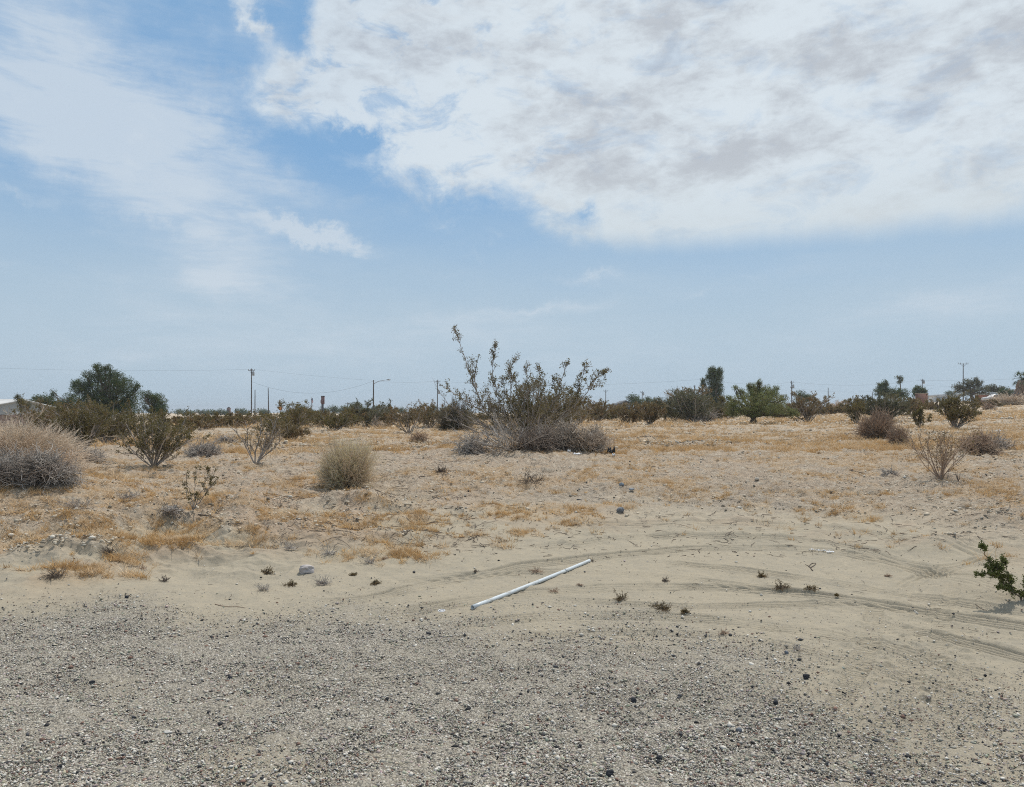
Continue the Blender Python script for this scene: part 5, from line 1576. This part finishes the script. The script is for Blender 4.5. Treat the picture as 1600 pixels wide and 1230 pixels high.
def building(px0, px1, roof_top, eave, d, label, wall, roofm, depth=8.0, kind='gable', name='house', wins=3, ridge='x', over=.4, fascia=M_WHITE, group=None, rise=None):
    s = d / F; xm = (px0 + px1) / 2
    B = at(xm, d + depth / 2)
    w = (px1 - px0) * s
    ze = max(pt(xm, eave, d)[2] - B[2], 1.0); zr = max(pt(xm, roof_top, d)[2] - B[2], ze + .25)
    root = empty(name, B, label, 'building' if name != 'house' else 'house', group)
    g = Geo(); y0 = -depth / 2
    g.box([0, 0, ze / 2 - .5], [w, depth, ze + 1.0])
    if kind == 'gable' and ridge == 'y':
        P = np.array([[-w / 2, y0, ze], [w / 2, y0, ze], [0, y0, zr - .12], [-w / 2, -y0, ze], [w / 2, -y0, ze], [0, -y0, zr - .12]])
        g.add(P, [np.array([[0, 1, 2], [5, 4, 3]])])
    wl = g.build('wall', wall, root)
    if kind == 'fascia':
        g = Geo()
        zm_ = ze + (zr - ze) * .45
        for sx in (-1, 1):
            P = np.array([[sx * w / 2, y0, zm_ - .13], [sx * w / 2, -y0, zm_ - .13], [sx * w / 2, 0, zr - .14]])
            g.add(P, [np.array([[0, 1, 2] if sx > 0 else [0, 2, 1]])])
            P = np.array([[sx * w / 2, y0, ze], [sx * w / 2, -y0, ze], [sx * w / 2, -y0, zm_ - .13], [sx * w / 2, y0, zm_ - .13]])
            g.add(P, [np.array([[0, 1, 2, 3]])])
        g.build('gable_cladding', M_LG, root)
    g = Geo(); o = over
    if kind == 'flat':
        g.box([0, 0, (ze + zr) / 2 + .001], [w + 2 * o, depth + 2 * o, zr - ze])
    elif kind == 'fascia':                      # low pitched metal roof seen from its eave side, in two steps
        zm = ze + (zr - ze) * .45
        P = np.array([[-w / 2 - o, y0 - o, zm], [w / 2 + o, y0 - o, zm], [w / 2 + o, 0, zr], [-w / 2 - o, 0, zr], [-w / 2 - o, -y0 + o, zm], [w / 2 + o, -y0 + o, zm]])
        P2 = P - [0, 0, .12]
        g.add(np.vstack([P, P2]), [np.array([[0, 1, 2, 3], [3, 2, 5, 4], [7, 6, 9, 8], [8, 9, 10, 11], [6, 7, 1, 0], [4, 5, 11, 10]]), np.array([[0, 3, 9], [0, 9, 6], [3, 4, 10], [3, 10, 9], [1, 7, 8], [1, 8, 2], [2, 8, 11], [2, 11, 5]])])
    elif ridge == 'y':
        P = np.array([[-w / 2 - o, y0 - o, ze - .1], [0, y0 - o, zr], [w / 2 + o, y0 - o, ze - .1], [-w / 2 - o, -y0 + o, ze - .1], [0, -y0 + o, zr], [w / 2 + o, -y0 + o, ze - .1]])
        P2 = P + [0, 0, .22]
        g.add(np.vstack([P, P2]), [np.array([[0, 3, 4, 1], [1, 4, 5, 2], [6, 7, 10, 9], [7, 8, 11, 10], [0, 1, 7, 6], [1, 2, 8, 7], [3, 9, 10, 4], [4, 10, 11, 5], [0, 6, 9, 3], [2, 5, 11, 8]])])
    else:
        P = np.array([[-w / 2 - o, y0 - o, ze], [w / 2 + o, y0 - o, ze], [w / 2 + o - 1, 0, zr], [-w / 2 - o + 1, 0, zr], [-w / 2 - o, -y0 + o, ze], [w / 2 + o, -y0 + o, ze]])
        g.add(P, [np.array([[0, 1, 2, 3], [3, 2, 5, 4], [0, 4, 5, 1]]), np.array([[0, 3, 4], [1, 5, 2]])])
    rf = g.build('roof', roofm, root)
    if fascia:
        zf = ze + (.0 if kind != 'fascia' else (zr - ze) * .1)
        hh = .2 if kind != 'fascia' else (zr - ze) * .62
        if kind != 'gable' or ridge == 'x':
            g = Geo(); g.box([0, y0 - o - .05, zf + hh / 2 - .1], [w + 2 * o + .02, .08, hh]); g.build('fascia', fascia, rf)
    for k in range(wins):
        x = -w / 2 + w * (k + .5) / wins
        ww, wh = min(1.4, w / wins * .5), min(1.1, ze * .4)
        g = Geo(); g.box([x, y0 - .02, ze * .62], [ww + .16, .10, wh + .16]); f = g.build('window', M_WHITE, root)
        g = Geo(); g.box([x, y0 - .055, ze * .62], [ww, .06, wh]); g.build('pane', M_GLASS, f)
    return root


M_WROOF = mat_solid('white_metal_roof', (.50, .50, .49), (.44, .44, .43), 1.0, .5)
M_GROOF = mat_solid('grey_roof', (.13, .13, .135), (.17, .17, .175), 2, .8)
M_TAN = wall_mat('tan_stucco', (.34, .28, .21)); M_BRN = wall_mat('brown_wall', (.12, .08, .065)); M_WH = wall_mat('white_stucco', (.50, .49, .46)); M_RED = wall_mat('red_brick', (.22, .09, .06))
M_LG = mat_solid('pale_grey_band', (.40, .41, .41), (.36, .37, .37), 1.5, .6)
building(-150, 40, 622, 648, 62, 'long low house with a white metal roof and brown wall at the left edge', M_BRN, M_WROOF, depth=10, kind='fascia', wins=5, fascia=M_LG, over=.3)
building(903, 932, 631, 640, 190, 'white flat roofed building seen right of the tallest bush', M_WH, M_WROOF, kind='flat', wins=3, name='white_building')
building(948, 957, 632, 636, 200, 'small white shed between the dark bush and the gabled house', M_WH, M_GROOF, kind='flat', wins=1, depth=5, name='shed')
building(963, 984, 627, 633, 170, 'tan gabled house with a dark roof edge, right of the small white shed', M_TAN, M_GROOF, depth=9, ridge='y', wins=2)
building(1570, 1660, 607, 615, 128, 'dark low roofed house at the right edge behind the tan mound', M_BRN, M_GROOF, depth=10, ridge='x', wins=3, kind='gable')
building(1536, 1549, 613, 617, 134, 'small reddish shed with a white roof under the grey green trees', M_RED, M_WROOF, kind='flat', wins=1, depth=5, name='shed')
for i, (a, b, c_, l_) in enumerate(((1457, 1468, 617, 'far white house beside the red brick wall'), (1470, 1482, 616, 'far long white house in the gap left of the feathery tree'), (1484, 1492, 615, 'far small white house nearest the feathery tree'),
                                    (1208, 1216, 628, 'far white house peeking over the bright green tree'), (1283, 1292, 0, None))):
    if l_:
        building(a, b, c_, c_ + 2.5, 330, l_, M_WH, M_WROOF, kind='flat', wins=2, depth=8, group='far white houses')


def brick_wall():
    d = 112; p0, p1 = 1431, 1449; s = d / F
    B = at((p0 + p1) / 2, d); z = max(pt(1440, 615.5, d)[2] - B[2], .9); w = (p1 - p0) * s
    root = empty('brick_wall', B, 'short red brick wall panel under the round dark tree on the right', 'wall')
    m, t = mat_base('brick_courses')
    bt = t.n('ShaderNodeTexBrick'); t.put(bt.inputs['Vector'], t.mapping(t.n('ShaderNodeTexCoord').outputs['Object'], rot=(PI / 2, 0, 0)))
    bt.inputs['Color1'].default_value = (.24, .10, .06, 1); bt.inputs['Color2'].default_value = (.18, .075, .05, 1); bt.inputs['Mortar'].default_value = (.25, .2, .17, 1); bt.inputs['Scale'].default_value = 4
    bb = t.n('ShaderNodeBsdfPrincipled'); t.put(bb.inputs[0], bt.outputs[0]); bb.inputs['Roughness'].default_value = .9
    oo = t.n('ShaderNodeOutputMaterial'); t.put(oo.inputs[0], bb.outputs[0])
    g = Geo(); g.box([0, 0, z / 2 - .3], [w, .22, z + .6]); g.build('panel', m, root)
    g = Geo(); g.box([0, 0, z + .06], [w + .1, .32, .12]); g.build('coping', M_TAN, root)


brick_wall()


def parked_car():
    d = 133; px = 1556; B = at(px, d)
    root = empty('parked_car', B, 'tiny white car parked under the lower grey green tree on the right', 'car')
    prof = np.array([(-2.1, .35), (-2.15, .75), (-1.6, .92), (-1.0, 1.0), (-.45, 1.42), (.8, 1.44), (1.55, 1.0), (2.1, .92), (2.2, .6), (2.15, .35)])
    V = np.concatenate([np.c_[prof[:, 0], np.full(10, y), prof[:, 1]] for y in (-.85, .85)])
    i = np.arange(10); j = (i + 1) % 10
    g = Geo(); g.add(V, [np.stack([i, j, j + 10, i + 10], 1), np.array([i[::-1], i + 10])])
    bd = g.build('body', mat_solid('white_car_paint', (.6, .6, .6), (.58, .58, .58), 1, .3), root)
    for a, b in ((-.85, -.1), (0, .75)):
        g = Geo(); g.box([(a + b) / 2, -.862, 1.15], [b - a, .03, .30]); g.build('side_window', M_GLASS, bd)
    for x in (-1.35, 1.35):
        for y in (-.78, .78):
            g = Geo(); g.tube(np.array([[x, y - .1, .33], [x, y + .1, .33]]), .33, 14); w_ = g.build('wheel', M_DARKM, root)
            g = Geo(); g.tube(np.array([[x, y - .112, .33], [x, y + .112, .33]]), .18, 10); g.build('rim', M_GALV, w_)


parked_car()


# palm at the right edge
def palm():
    rng = np.random.default_rng(77)
    d = 110; px = 1597; B = at(px, d); s = d / F; T = pt(1598, 594, d) - B
    root = empty('palm_tree', B, 'palm tree with a shaggy brown skirt above the dark roof at the right edge', 'palm tree')
    g = Geo(); g.tube(np.array([[0, 0, -.2], [0, 0, T[2] * .5], [0, 0, T[2]]]), [.3, .26, .24], 10); g.build('trunk', M_STEM_BROWN, root)
    # skirt of dead fronds
    n = 260; a = rng.uniform(0, 2 * PI, n); S = np.c_[np.cos(a) * .25, np.sin(a) * .25, T[2] - rng.uniform(0, 1.2, n)]
    D = np.c_[np.cos(a), np.sin(a), np.full(n, -.9)]
    P = grow(S, D, rng.uniform(.5, 1.2, n), 5, .12, -.3, rng)
    V, Q = tubes(P, np.linspace(.06, .03, 5)[None] * np.ones((n, 1)), 3)
    g = Geo(); g.add(V, [Q], np.repeat(rng.uniform(0, 1, n), 15)); g.build('dead_skirt', M_DEAD_BROWN, root)
    n = 46; a = rng.uniform(0, 2 * PI, n); e = rng.uniform(-.2, 1.3, n)
    D = np.c_[np.cos(a) * np.cos(e), np.sin(a) * np.cos(e), np.sin(e)]
    P = grow(np.tile(T, (n, 1)), D, 1.0, 5, .05, -.12, rng)
    g = Geo(); V, Q = tubes(P, np.linspace(.03, .015, 5)[None] * np.ones((n, 1)), 3); g.add(V, [Q], .2)
    for k in range(n):
        tip, prev = P[k, -1], P[k, -2]
        ax = unit(tip - prev)
        for q in range(11):
            b = unit(ax + rng.normal(0, .45, 3)); wv = unit(np.cross(b, [0, 0, 1])) * .04
            g.add(np.array([tip - wv, tip + wv, tip + b * .75 - [0, 0, .08]]), [np.array([[0, 1, 2]])], rng.uniform(0, 1))
    g.build('crown', M_LEAF_DARK, root)


palm()


# ================================================================== small things lying on the ground
def pvc_pipe():
    a, b = hit(738, 953), hit(921, 879.5)
    r = .0172
    a = a + [0, 0, r + .004]; b = b + [0, 0, r + .004]
    mid_z = [float(H(*(a[:2] * (1 - f) + b[:2] * f))) + r - (a[2] * (1 - f) + b[2] * f) for f in np.linspace(0, 1, 9)]
    lift = max(0, max(mid_z)); a[2] += lift * .6; b[2] += lift * .6
    B = np.array([a[0], a[1], H(a[0], a[1])])
    root = empty('plastic_pipe', B, 'long thin white plastic pipe lying on the sand in the foreground', 'pipe')
    ax = b - a; L = np.linalg.norm(ax); ax = ax / L
    sd = unit(np.cross(ax, [0, 0, 1.])); u2 = np.cross(sd, ax)
    th = np.linspace(0, 2 * PI, 33)[:-1]
    m, t = mat_base('white_pipe_plastic')
    oc = t.n('ShaderNodeTexCoord').outputs['Object']
    col = t.mix(t.mapr(t.noise(t.mapping(oc, sc=(1, 1, 6)), 6, 7, .75), .48, .66), (.60, .64, .65), (.40, .37, .31))
    bb = t.n('ShaderNodeBsdfPrincipled'); t.put(bb.inputs[0], col); bb.inputs['Roughness'].default_value = .38
    oo = t.n('ShaderNodeOutputMaterial'); t.put(oo.inputs[0], bb.outputs[0])

    def part(name, t0, t1, rr, mat, parent):
        N = 14; ts = np.linspace(t0, t1, N); ri = rr * .86
        sagf = lambda q: -.006 * math.sin(PI * q)
        V = []
        for q in ts:
            c = a - B + ax * L * q + u2 * sagf(q)
            V.append(c + rr * (np.cos(th)[:, None] * sd + np.sin(th)[:, None] * u2))
        for q in ts[::-1]:
            c = a - B + ax * L * q + u2 * sagf(q)
            V.append(c + ri * (np.cos(th)[:, None] * sd + np.sin(th)[:, None] * u2))
        V = np.concatenate(V); n = 2 * N; Q = []
        for i in range(n):
            for j in range(32):
                Q.append([i * 32 + j, i * 32 + (j + 1) % 32, ((i + 1) % n) * 32 + (j + 1) % 32, ((i + 1) % n) * 32 + j])
        g = Geo(); g.add(V, [np.array(Q)]); return g.build(name, mat, parent, smooth=True)
    part('tube', 0, .742, r, m, root)
    part('tube', .746, 1, r * .97, m, root)
    part('joint_band', .738, .750, r * .93, M_DARKM, root)


pvc_pipe()


def lid():
    p = hit(690, 955.5)
    root = empty('tin_lid', p + [0, 0, .004], 'small round pale metal lid on the sand left of the white pipe', 'lid')
    root.rotation_euler = (math.radians(5), math.radians(-3), .4)
    pr = [(0, .004), (.020, .004), (.024, .0065), (.029, .0065), (.0315, .004), (.0325, .001), (.031, .000)]
    th = np.linspace(0, 2 * PI, 41)[:-1]
    V = np.array([[r_ * math.cos(a) * 1.0, r_ * math.sin(a), z] for r_, z in pr for a in th])
    Q = [[i * 40 + j, i * 40 + (j + 1) % 40, (i + 1) * 40 + (j + 1) % 40, (i + 1) * 40 + j] for i in range(1, len(pr) - 1) for j in range(40)]
    Q0 = [[j, 40 + j, 40 + (j + 1) % 40] for j in range(40)]
    g = Geo(); g.add(V, [np.array(Q), np.array(Q0)]); g.build('top', mat_solid('pale_dull_tin', (.62, .62, .63), (.5, .49, .47), 60, .45, .2), root)
    g = Geo(); P = np.array([[.0318 * math.cos(a), .0318 * math.sin(a), .0015] for a in np.linspace(0, 2 * PI, 40)]); g.tube(P, .0018, 6); g.build('rim', M_DARKM, root)


lid()


def rock(px, py, wpx, hpx, seed, label, c1, c2, name='rock', group=None, flat=None, rz=0.0):
    rng = np.random.default_rng(seed)
    p = hit(px, py); s = p[1] / F
    import bmesh
    bm = bmesh.new(); bmesh.ops.create_icosphere(bm, subdivisions=4, radius=1.0)
    V = np.array([v.co[:] for v in bm.verts]); Fc = np.array([[v.index for v in f.verts] for f in bm.faces]); bm.free()
    V = np.sign(V) * np.abs(V) ** (.72 if wpx > 20 else .9)
    n = (vnoise(V[:, 0] * 1.6 + seed, V[:, 1] * 1.6 + V[:, 2] * 2.1, seed) - .5) * .45 + (vnoise(V[:, 0] * 5 + V[:, 2] * 4, V[:, 1] * 5 - V[:, 2] * 3, seed + 3) - .5) * .14 + (vnoise(V[:, 0] * 14 + V[:, 2] * 11, V[:, 1] * 14, seed + 5) - .5) * .05
    V = V * (1 + n)[:, None] * np.array([wpx * s / 2, wpx * s / 2 * .7, hpx * s * (.62 if wpx > 20 else .5)])
    ca, sa = math.cos(rz), math.sin(rz); V = V @ np.array([[ca, sa, 0], [-sa, ca, 0], [0, 0, 1]])
    V[:, 2] += hpx * s * .32
    g = Geo(); g.add(V, [Fc]); o = g.build(name, mat_solid('stone_%d' % seed, c1, c2, 30, .9, bump=.003)); o.location = p
    return tag(o, label, 'rock', group)


rock(479, 895, 23, 12, 301, 'pale pinkish grey block shaped rock on the sand, left foreground', (.50, .45, .42), (.40, .365, .345), rz=.1)
rock(969, 800, 12, 9, 302, 'dark bluish grey rock above the white pipe', (.16, .17, .18), (.22, .225, .235))
rock(971, 759, 8, 6, 303, 'light blue grey rock on the stony strip, right of the black litter', (.28, .32, .35), (.22, .25, .28))
rock(987, 766, 9, 4, 304, 'flat pale grey rock beside the light blue grey one', (.33, .35, .36), (.28, .29, .3))
rock(905, 783, 8, 4, 305, 'small black rock left of the dark bluish grey rock', (.03, .03, .03), (.06, .06, .06))
for i, (a, b, w_, h_, l_) in enumerate(((1260, 1060, 10, 8, 'blackest stone at the right end of the gravel, below the pipe side tracks'), (1229, 1022, 6, 6, 'round grey stone at the upper right rim of the gravel'),
                                      (953, 1213, 12, 12, 'largest dark stone near the bottom edge, right of centre'), (1030, 1187, 9, 8, 'dark stone above and right of the largest bottom one'),
                                      (1155, 1143, 9, 7, 'grey stone in the middle of the right gravel'), (144, 1068, 8, 6, 'single black stone in the left gravel'), (359, 1061, 8, 6, 'bluish stone right of the single black stone in the left gravel'),
                                      (990, 1097, 8, 8, 'black stone in the gravel straight below the pipe end'), (1212, 1100, 8, 8, 'black stone at the right side of the gravel'), (262, 1146, 12, 5, 'white flat pebble in the left gravel'),
                                      (198, 934, 6, 4, 'tiny black stone on the bare sand at the left'))):
    dark = 'white' not in l_
    cc = (.035, .036, .04) if ('black' in l_ or 'dark' in l_) else ((.14, .15, .165) if dark else (.55, .52, .47))
    rock(a, b, w_, h_, 310 + i, l_, cc, tuple(x * 1.5 if dark else x * .85 for x in cc), group='larger single stones on the gravel')


def weed(px, py, w, h, seed, label, mat, n=40, group='small dead weeds on the bare sand', leaf=None, L=.9):
    rng = np.random.default_rng(seed)
    p = hit(px, py); s = p[1] / F; W_, H_ = w * s, h * s
    S = np.c_[rng.normal(0, W_ * .12, n), rng.normal(0, W_ * .12, n), np.zeros(n)]
    a = rng.uniform(0, 2 * PI, n); e = rng.uniform(.05, 1.1, n)
    D = np.c_[np.cos(a) * np.cos(e), np.sin(a) * np.cos(e), np.sin(e)]
    P = grow(S, D, W_ * .5 * L * rng.uniform(.3, 1.15, n) * (np.cos(e) + np.sin(e) * H_ / W_ * 1.8), 6, .28, -.05, rng)
    s1, d1, _, _ = branch(P, 3, .3, 1, 45, rng)
    P1 = grow(s1, d1, W_ * .16 * rng.uniform(.4, 1.2, len(s1)), 4, .3, 0, rng)
    g = Geo(); rr = max(.0012, s * .28)
    for PP, r_ in ((P, rr), (P1, rr * .7)):
        gz = H(PP[:, :, 0] + p[0], PP[:, :, 1] + p[1]) - p[2] + .003
        PP[:, :, 2] = np.maximum(PP[:, :, 2], gz)
        M, m_, _ = PP.shape
        V, Q = tubes(PP, np.linspace(r_ * 1.3, r_ * .7, m_)[None] * np.ones((M, 1)), 3); g.add(V, [Q], np.repeat(rng.uniform(0, 1, M), m_ * 3))
    if leaf is None:
        o = g.build('dead_weed', mat); o.location = p; return tag(o, label, 'weed', group)
    root = empty('small_weed', p, label, 'weed', group)
    g.build('stems', mat, root)
    C = np.repeat(P1[:, 1:].reshape(-1, 3), 2, axis=0); C = C + rng.normal(0, .004, C.shape)
    V, Q = leafq(C, max(.009, s * 1.3), rng, .5); gl = Geo(); gl.add(V, [Q], np.repeat(rng.uniform(0, 1, len(C)), 4)); gl.build('foliage', leaf, root)
    return root


WD = [
    (413, 921, 34, 22, 'g', 'spiky grey weed left below the pale block rock'), (417, 896, 16, 12, 'l', 'small green grey tuft above the spiky grey weed'), (455, 915, 20, 6, 'l', 'flat green tuft left below the pale block rock'),
    (503, 912, 22, 8, 'g', 'thin dead sprig right of the pale block rock'), (587, 912, 18, 6, 'l', 'flat green tuft between the pale rock and the pipe'), (552, 899, 16, 5, 'l', 'flat brown green tuft above the one between rock and pipe'),
    (838, 894, 18, 8, 'b', 'reddish brown dead weed behind the middle of the pipe'), (743, 894, 10, 5, 'r', 'dark red crumb of dead weed left of the pipe middle'), (866, 925, 12, 8, 'b', 'brown dead weed in front of the pipe'),
    (906, 915, 12, 5, 'b', 'little brown dead weed in front of the far end of the pipe'), (970, 938, 28, 30, 'l', 'tall olive weed trailing towards the viewer right of the pipe'), (1040, 909, 15, 8, 'r', 'dark red brown clump of dead weed right of the olive weed'),
    (1190, 901, 15, 10, 'l', 'round olive brown weed on the tyre tracks'), (1222, 920, 18, 10, 'l', 'dark olive weed below the round one on the tyre tracks'), (1268, 922, 28, 10, 'l', 'wide dark olive weed right of the round one on the tyre tracks'),
    (1387, 901, 14, 8, 'b', 'small brown clump of weed right of the bent twig'), (1130, 990, 18, 10, 'b', 'brown weed at the upper rim of the gravel'), (1245, 1014, 20, 8, 'g', 'thin pale weed at the right rim of the gravel'),
    (1035, 953, 22, 10, 'l', 'sparse green weed below the dark red brown clump'), (1070, 958, 18, 8, 'l', 'second sparse green weed right of the first below the red brown clump'), (1308, 931, 8, 4, 'l', 'tiny dark weed right of the wide olive one'),
    (257, 908, 16, 7, 'r', 'dark brown clump of weed on the bare sand at the left'), (85, 902, 44, 16, 'r', 'wide reddish dead weed at the foot of the left bank'), (222, 889, 12, 6, 'b', 'little brown weed above the dark brown clump at the left'),
    (924, 878, 14, 6, 'r', 'reddish dead weed at the far end of the pipe'), (600, 874, 16, 8, 'b', 'brown dead weed under the twiggy slope'), (578, 880, 16, 26, 'g', 'upright thin dry stalks on the slope above the sand'),
    (515, 866, 22, 24, 'g', 'upright pale dry stalks left of the thin dry stalks'), (452, 858, 18, 12, 'g', 'grey dead sprig on the slope above the pale block rock'), (170, 865, 30, 16, 'r', 'reddish dead weed on the left bank'),
    (200, 778, 50, 12, 'g', 'flat dark dead branches on the top of the left bank'), (120, 792, 44, 10, 'g', 'flat dark dead branches at the far left of the bank'),
    (690, 738, 28, 12, 'r', 'dark clump of dead twigs in the field below the airy bush'), (830, 756, 40, 20, 'r', 'dark dead root clump in the field below the tallest bush'),
]
for i, (a, b, w_, h_, k, l_) in enumerate(WD):
    q_ = [.7, 1.15, .9, 1.3, .8][i % 5]; w_ *= q_; h_ *= q_
    mm = {'g': M_DEAD_GREY, 'b': M_DEAD_BROWN, 'r': M_STEM_BROWN, 'l': M_STEM_BROWN}[k]
    weed(a, b, w_, h_, 400 + i, l_, mm, n=34 if w_ < 24 else 60, leaf=M_LEAF_BROWN if k == 'l' else None)


def stick(pts, r, label, mat=M_STEM_BROWN, name='dead_stick', subs=()):
    P = np.array([hit(a, b) for a, b in pts]); B = P[0].copy()
    g = Geo()
    for PL in [P] + [np.array([hit(a, b) for a, b in s_]) for s_ in subs]:
        for _ in range(2):
            Q_ = np.empty((2 * len(PL) - 2, 3)); Q_[0::2] = PL[:-1] * .75 + PL[1:] * .25; Q_[1::2] = PL[:-1] * .25 + PL[1:] * .75
            PL = np.vstack([PL[:1], Q_, PL[-1:]])
        PL = PL + [0, 0, r * 1.3]
        g.tube(PL - B, np.linspace(r, r * .4, len(PL)), 6, .4)
    o = g.build(name, mat); o.location = B
    return tag(o, label, 'stick', 'dead sticks on the ground')


stick([(310, 806), (335, 809), (347, 817), (358, 821), (376, 820)], .011, 'dark curved stick below the thin young bush on the left slope')
stick([(1270, 893), (1265, 886), (1258, 883)], .005, 'bent forked twig on the sand below the white crushed litter', subs=[[(1264, 886), (1268, 881), (1275, 881)], [(1266, 888), (1272, 885), (1275, 881)]])
stick([(336, 945), (352, 949), (368, 948), (384, 951)], .004, 'thin brown twig on the bare sand at the left', mat=M_DEAD_BROWN)
stick([(451, 803), (460, 808)], .012, 'short pale piece of wood on the left slope', mat=M_DEAD_TAN)
stick([(590, 828), (612, 824), (640, 822), (668, 829)], .006, 'long thin branch lying on the twiggy slope')
stick([(628, 833), (650, 829), (672, 831)], .007, 'thicker branch just below the long thin one on the twiggy slope')
stick([(520, 829), (545, 831), (560, 838)], .005, 'small curved branch at the left of the twiggy slope')
stick([(1128, 1129), (1148, 1131), (1158, 1132)], .003, 'thin brown twig on the right gravel', mat=M_DEAD_BROWN)
stick([(1524, 945), (1534, 953), (1542, 955)], .004, 'thin twig below the green sprig at the right')
stick([(1328, 736), (1345, 740), (1352, 741)], .012, 'short black branch in the right field left of the leafless bush')
stick([(655, 853), (662, 857)], .007, 'short flat chip of bark right of the twiggy slope')


def crumpled(px, py, w, h, seed, name, label, cat, mat, n=14, flatz=.6):
    """crumpled sheet of litter: folded thin shell"""
    rng = np.random.default_rng(seed)
    p = hit(px, py); s = p[1] / F
    u = np.linspace(-1, 1, n); X, Y = np.meshgrid(u, u)
    Z = (vnoise(X * 2.6 + seed, Y * 2.6, seed) ** 1.2) * 1.0 + .25 * vnoise(X * 6, Y * 6 + seed, seed + 1)
    ed = 1 - .25 * vnoise(X * 3, Y * 3, seed + 2)
    V = np.stack([X * w * s / 2 * ed, Y * w * s / 2 * .6 * ed, Z * h * s * flatz + .004], -1)
    i = (np.arange(n - 1)[:, None] * n + np.arange(n - 1)[None]).ravel()
    Q = np.stack([i, i + 1, i + n + 1, i + n], 1); N = n * n
    ring = [k for k in range(n)] + [k * n + n - 1 for k in range(1, n)] + [N - 1 - k for k in range(1, n)] + [(n - 1 - k) * n for k in range(1, n - 1)]
    ring = np.array(ring); r2 = np.roll(ring, -1)
    V = V.reshape(-1, 3)
    g = Geo(); g.add(np.vstack([V, V - [0, 0, .004]]), [Q, Q[:, ::-1] + N, np.stack([ring, ring + N, r2 + N, r2], 1)])
    o = g.build(name, mat); o.location = p
    return tag(o, label, cat)


M_BLK = mat_solid('black_plastic', (.010, .010, .011), (.02, .02, .02), 6, .45)
M_WPL = mat_solid('white_plastic', (.75, .76, .77), (.62, .63, .64), 8, .5)
crumpled(955, 711, 13, 24, 501, 'black_bag', 'crumpled black bag on the field right of the dead brush', 'bag', M_BLK)
crumpled(959, 714, 5, 8, 502, 'white_wrapper', 'crumpled white wrapper lying against the black bag', 'wrapper', M_WPL)
crumpled(903, 711, 14, 5, 503, 'white_scrap', 'flat white scrap at the foot of the brown heap of dead twigs', 'scrap', M_WPL)
crumpled(889, 708, 6, 8, 504, 'white_cup', 'small white crushed cup left of the flat white scrap', 'cup', M_WPL)
crumpled(1560, 675, 7, 6, 505, 'white_scrap', 'tiny white scrap in the field near the right edge', 'scrap', M_WPL)
crumpled(1297, 864, 12, 5, 506, 'white_scrap', 'largest white crushed scrap at the right end of the shattered white litter', 'scrap', M_WPL, flatz=.4)


def shards():
    rng = np.random.default_rng(9)
    p = hit(1283, 861); g = Geo()
    for k in range(60):
        t = rng.uniform(-1, 1); x = t * .10 + rng.normal(0, .012); y = -t * .05 + rng.normal(0, .025)
        z = float(H(p[0] + x, p[1] + y)) - p[2] + .004
        r = rng.uniform(.003, .011); a = rng.uniform(0, 2 * PI, 1)[0]; m_ = rng.integers(4, 6)
        ang = a + np.sort(rng.uniform(0, 2 * PI, m_)); c = np.c_[x + np.cos(ang) * r, y + np.sin(ang) * r, z + rng.uniform(0, .006, m_)]
        V = np.vstack([c, c + [0, 0, .002]]); i = np.arange(m_); j = (i + 1) % m_
        g.add(V, [np.array([i + m_]), np.array([i[::-1]])], .5)
        g.add(V, [np.stack([i, j, j + m_, i + m_], 1)], .5)
    o = g.build('plastic_shards', M_WPL); o.location = p
    tag(o, 'scatter of tiny white broken shards on the sandy tracks at the right', 'shards', kind='stuff')


shards()


# ================================================================== thin desert haze
def haze():
    g = Geo(); g.box([0, 0, 8.0], [5400, 5400, 24])
    m = bpy.data.materials.new('haze_air'); m.use_nodes = True
    t = NT(m.node_tree)
    v = t.n('ShaderNodeVolumePrincipled')
    v.inputs['Color'].default_value = (.86, .90, .95, 1)
    v.inputs['Density'].default_value = .0004
    v.inputs['Anisotropy'].default_value = .3
    o = t.n('ShaderNodeOutputMaterial'); t.put(o.inputs['Volume'], v.outputs[0])
    h = g.build('haze', m)
    tag(h, 'thin pale dust haze in the air over the field', 'haze', kind='stuff')


haze()
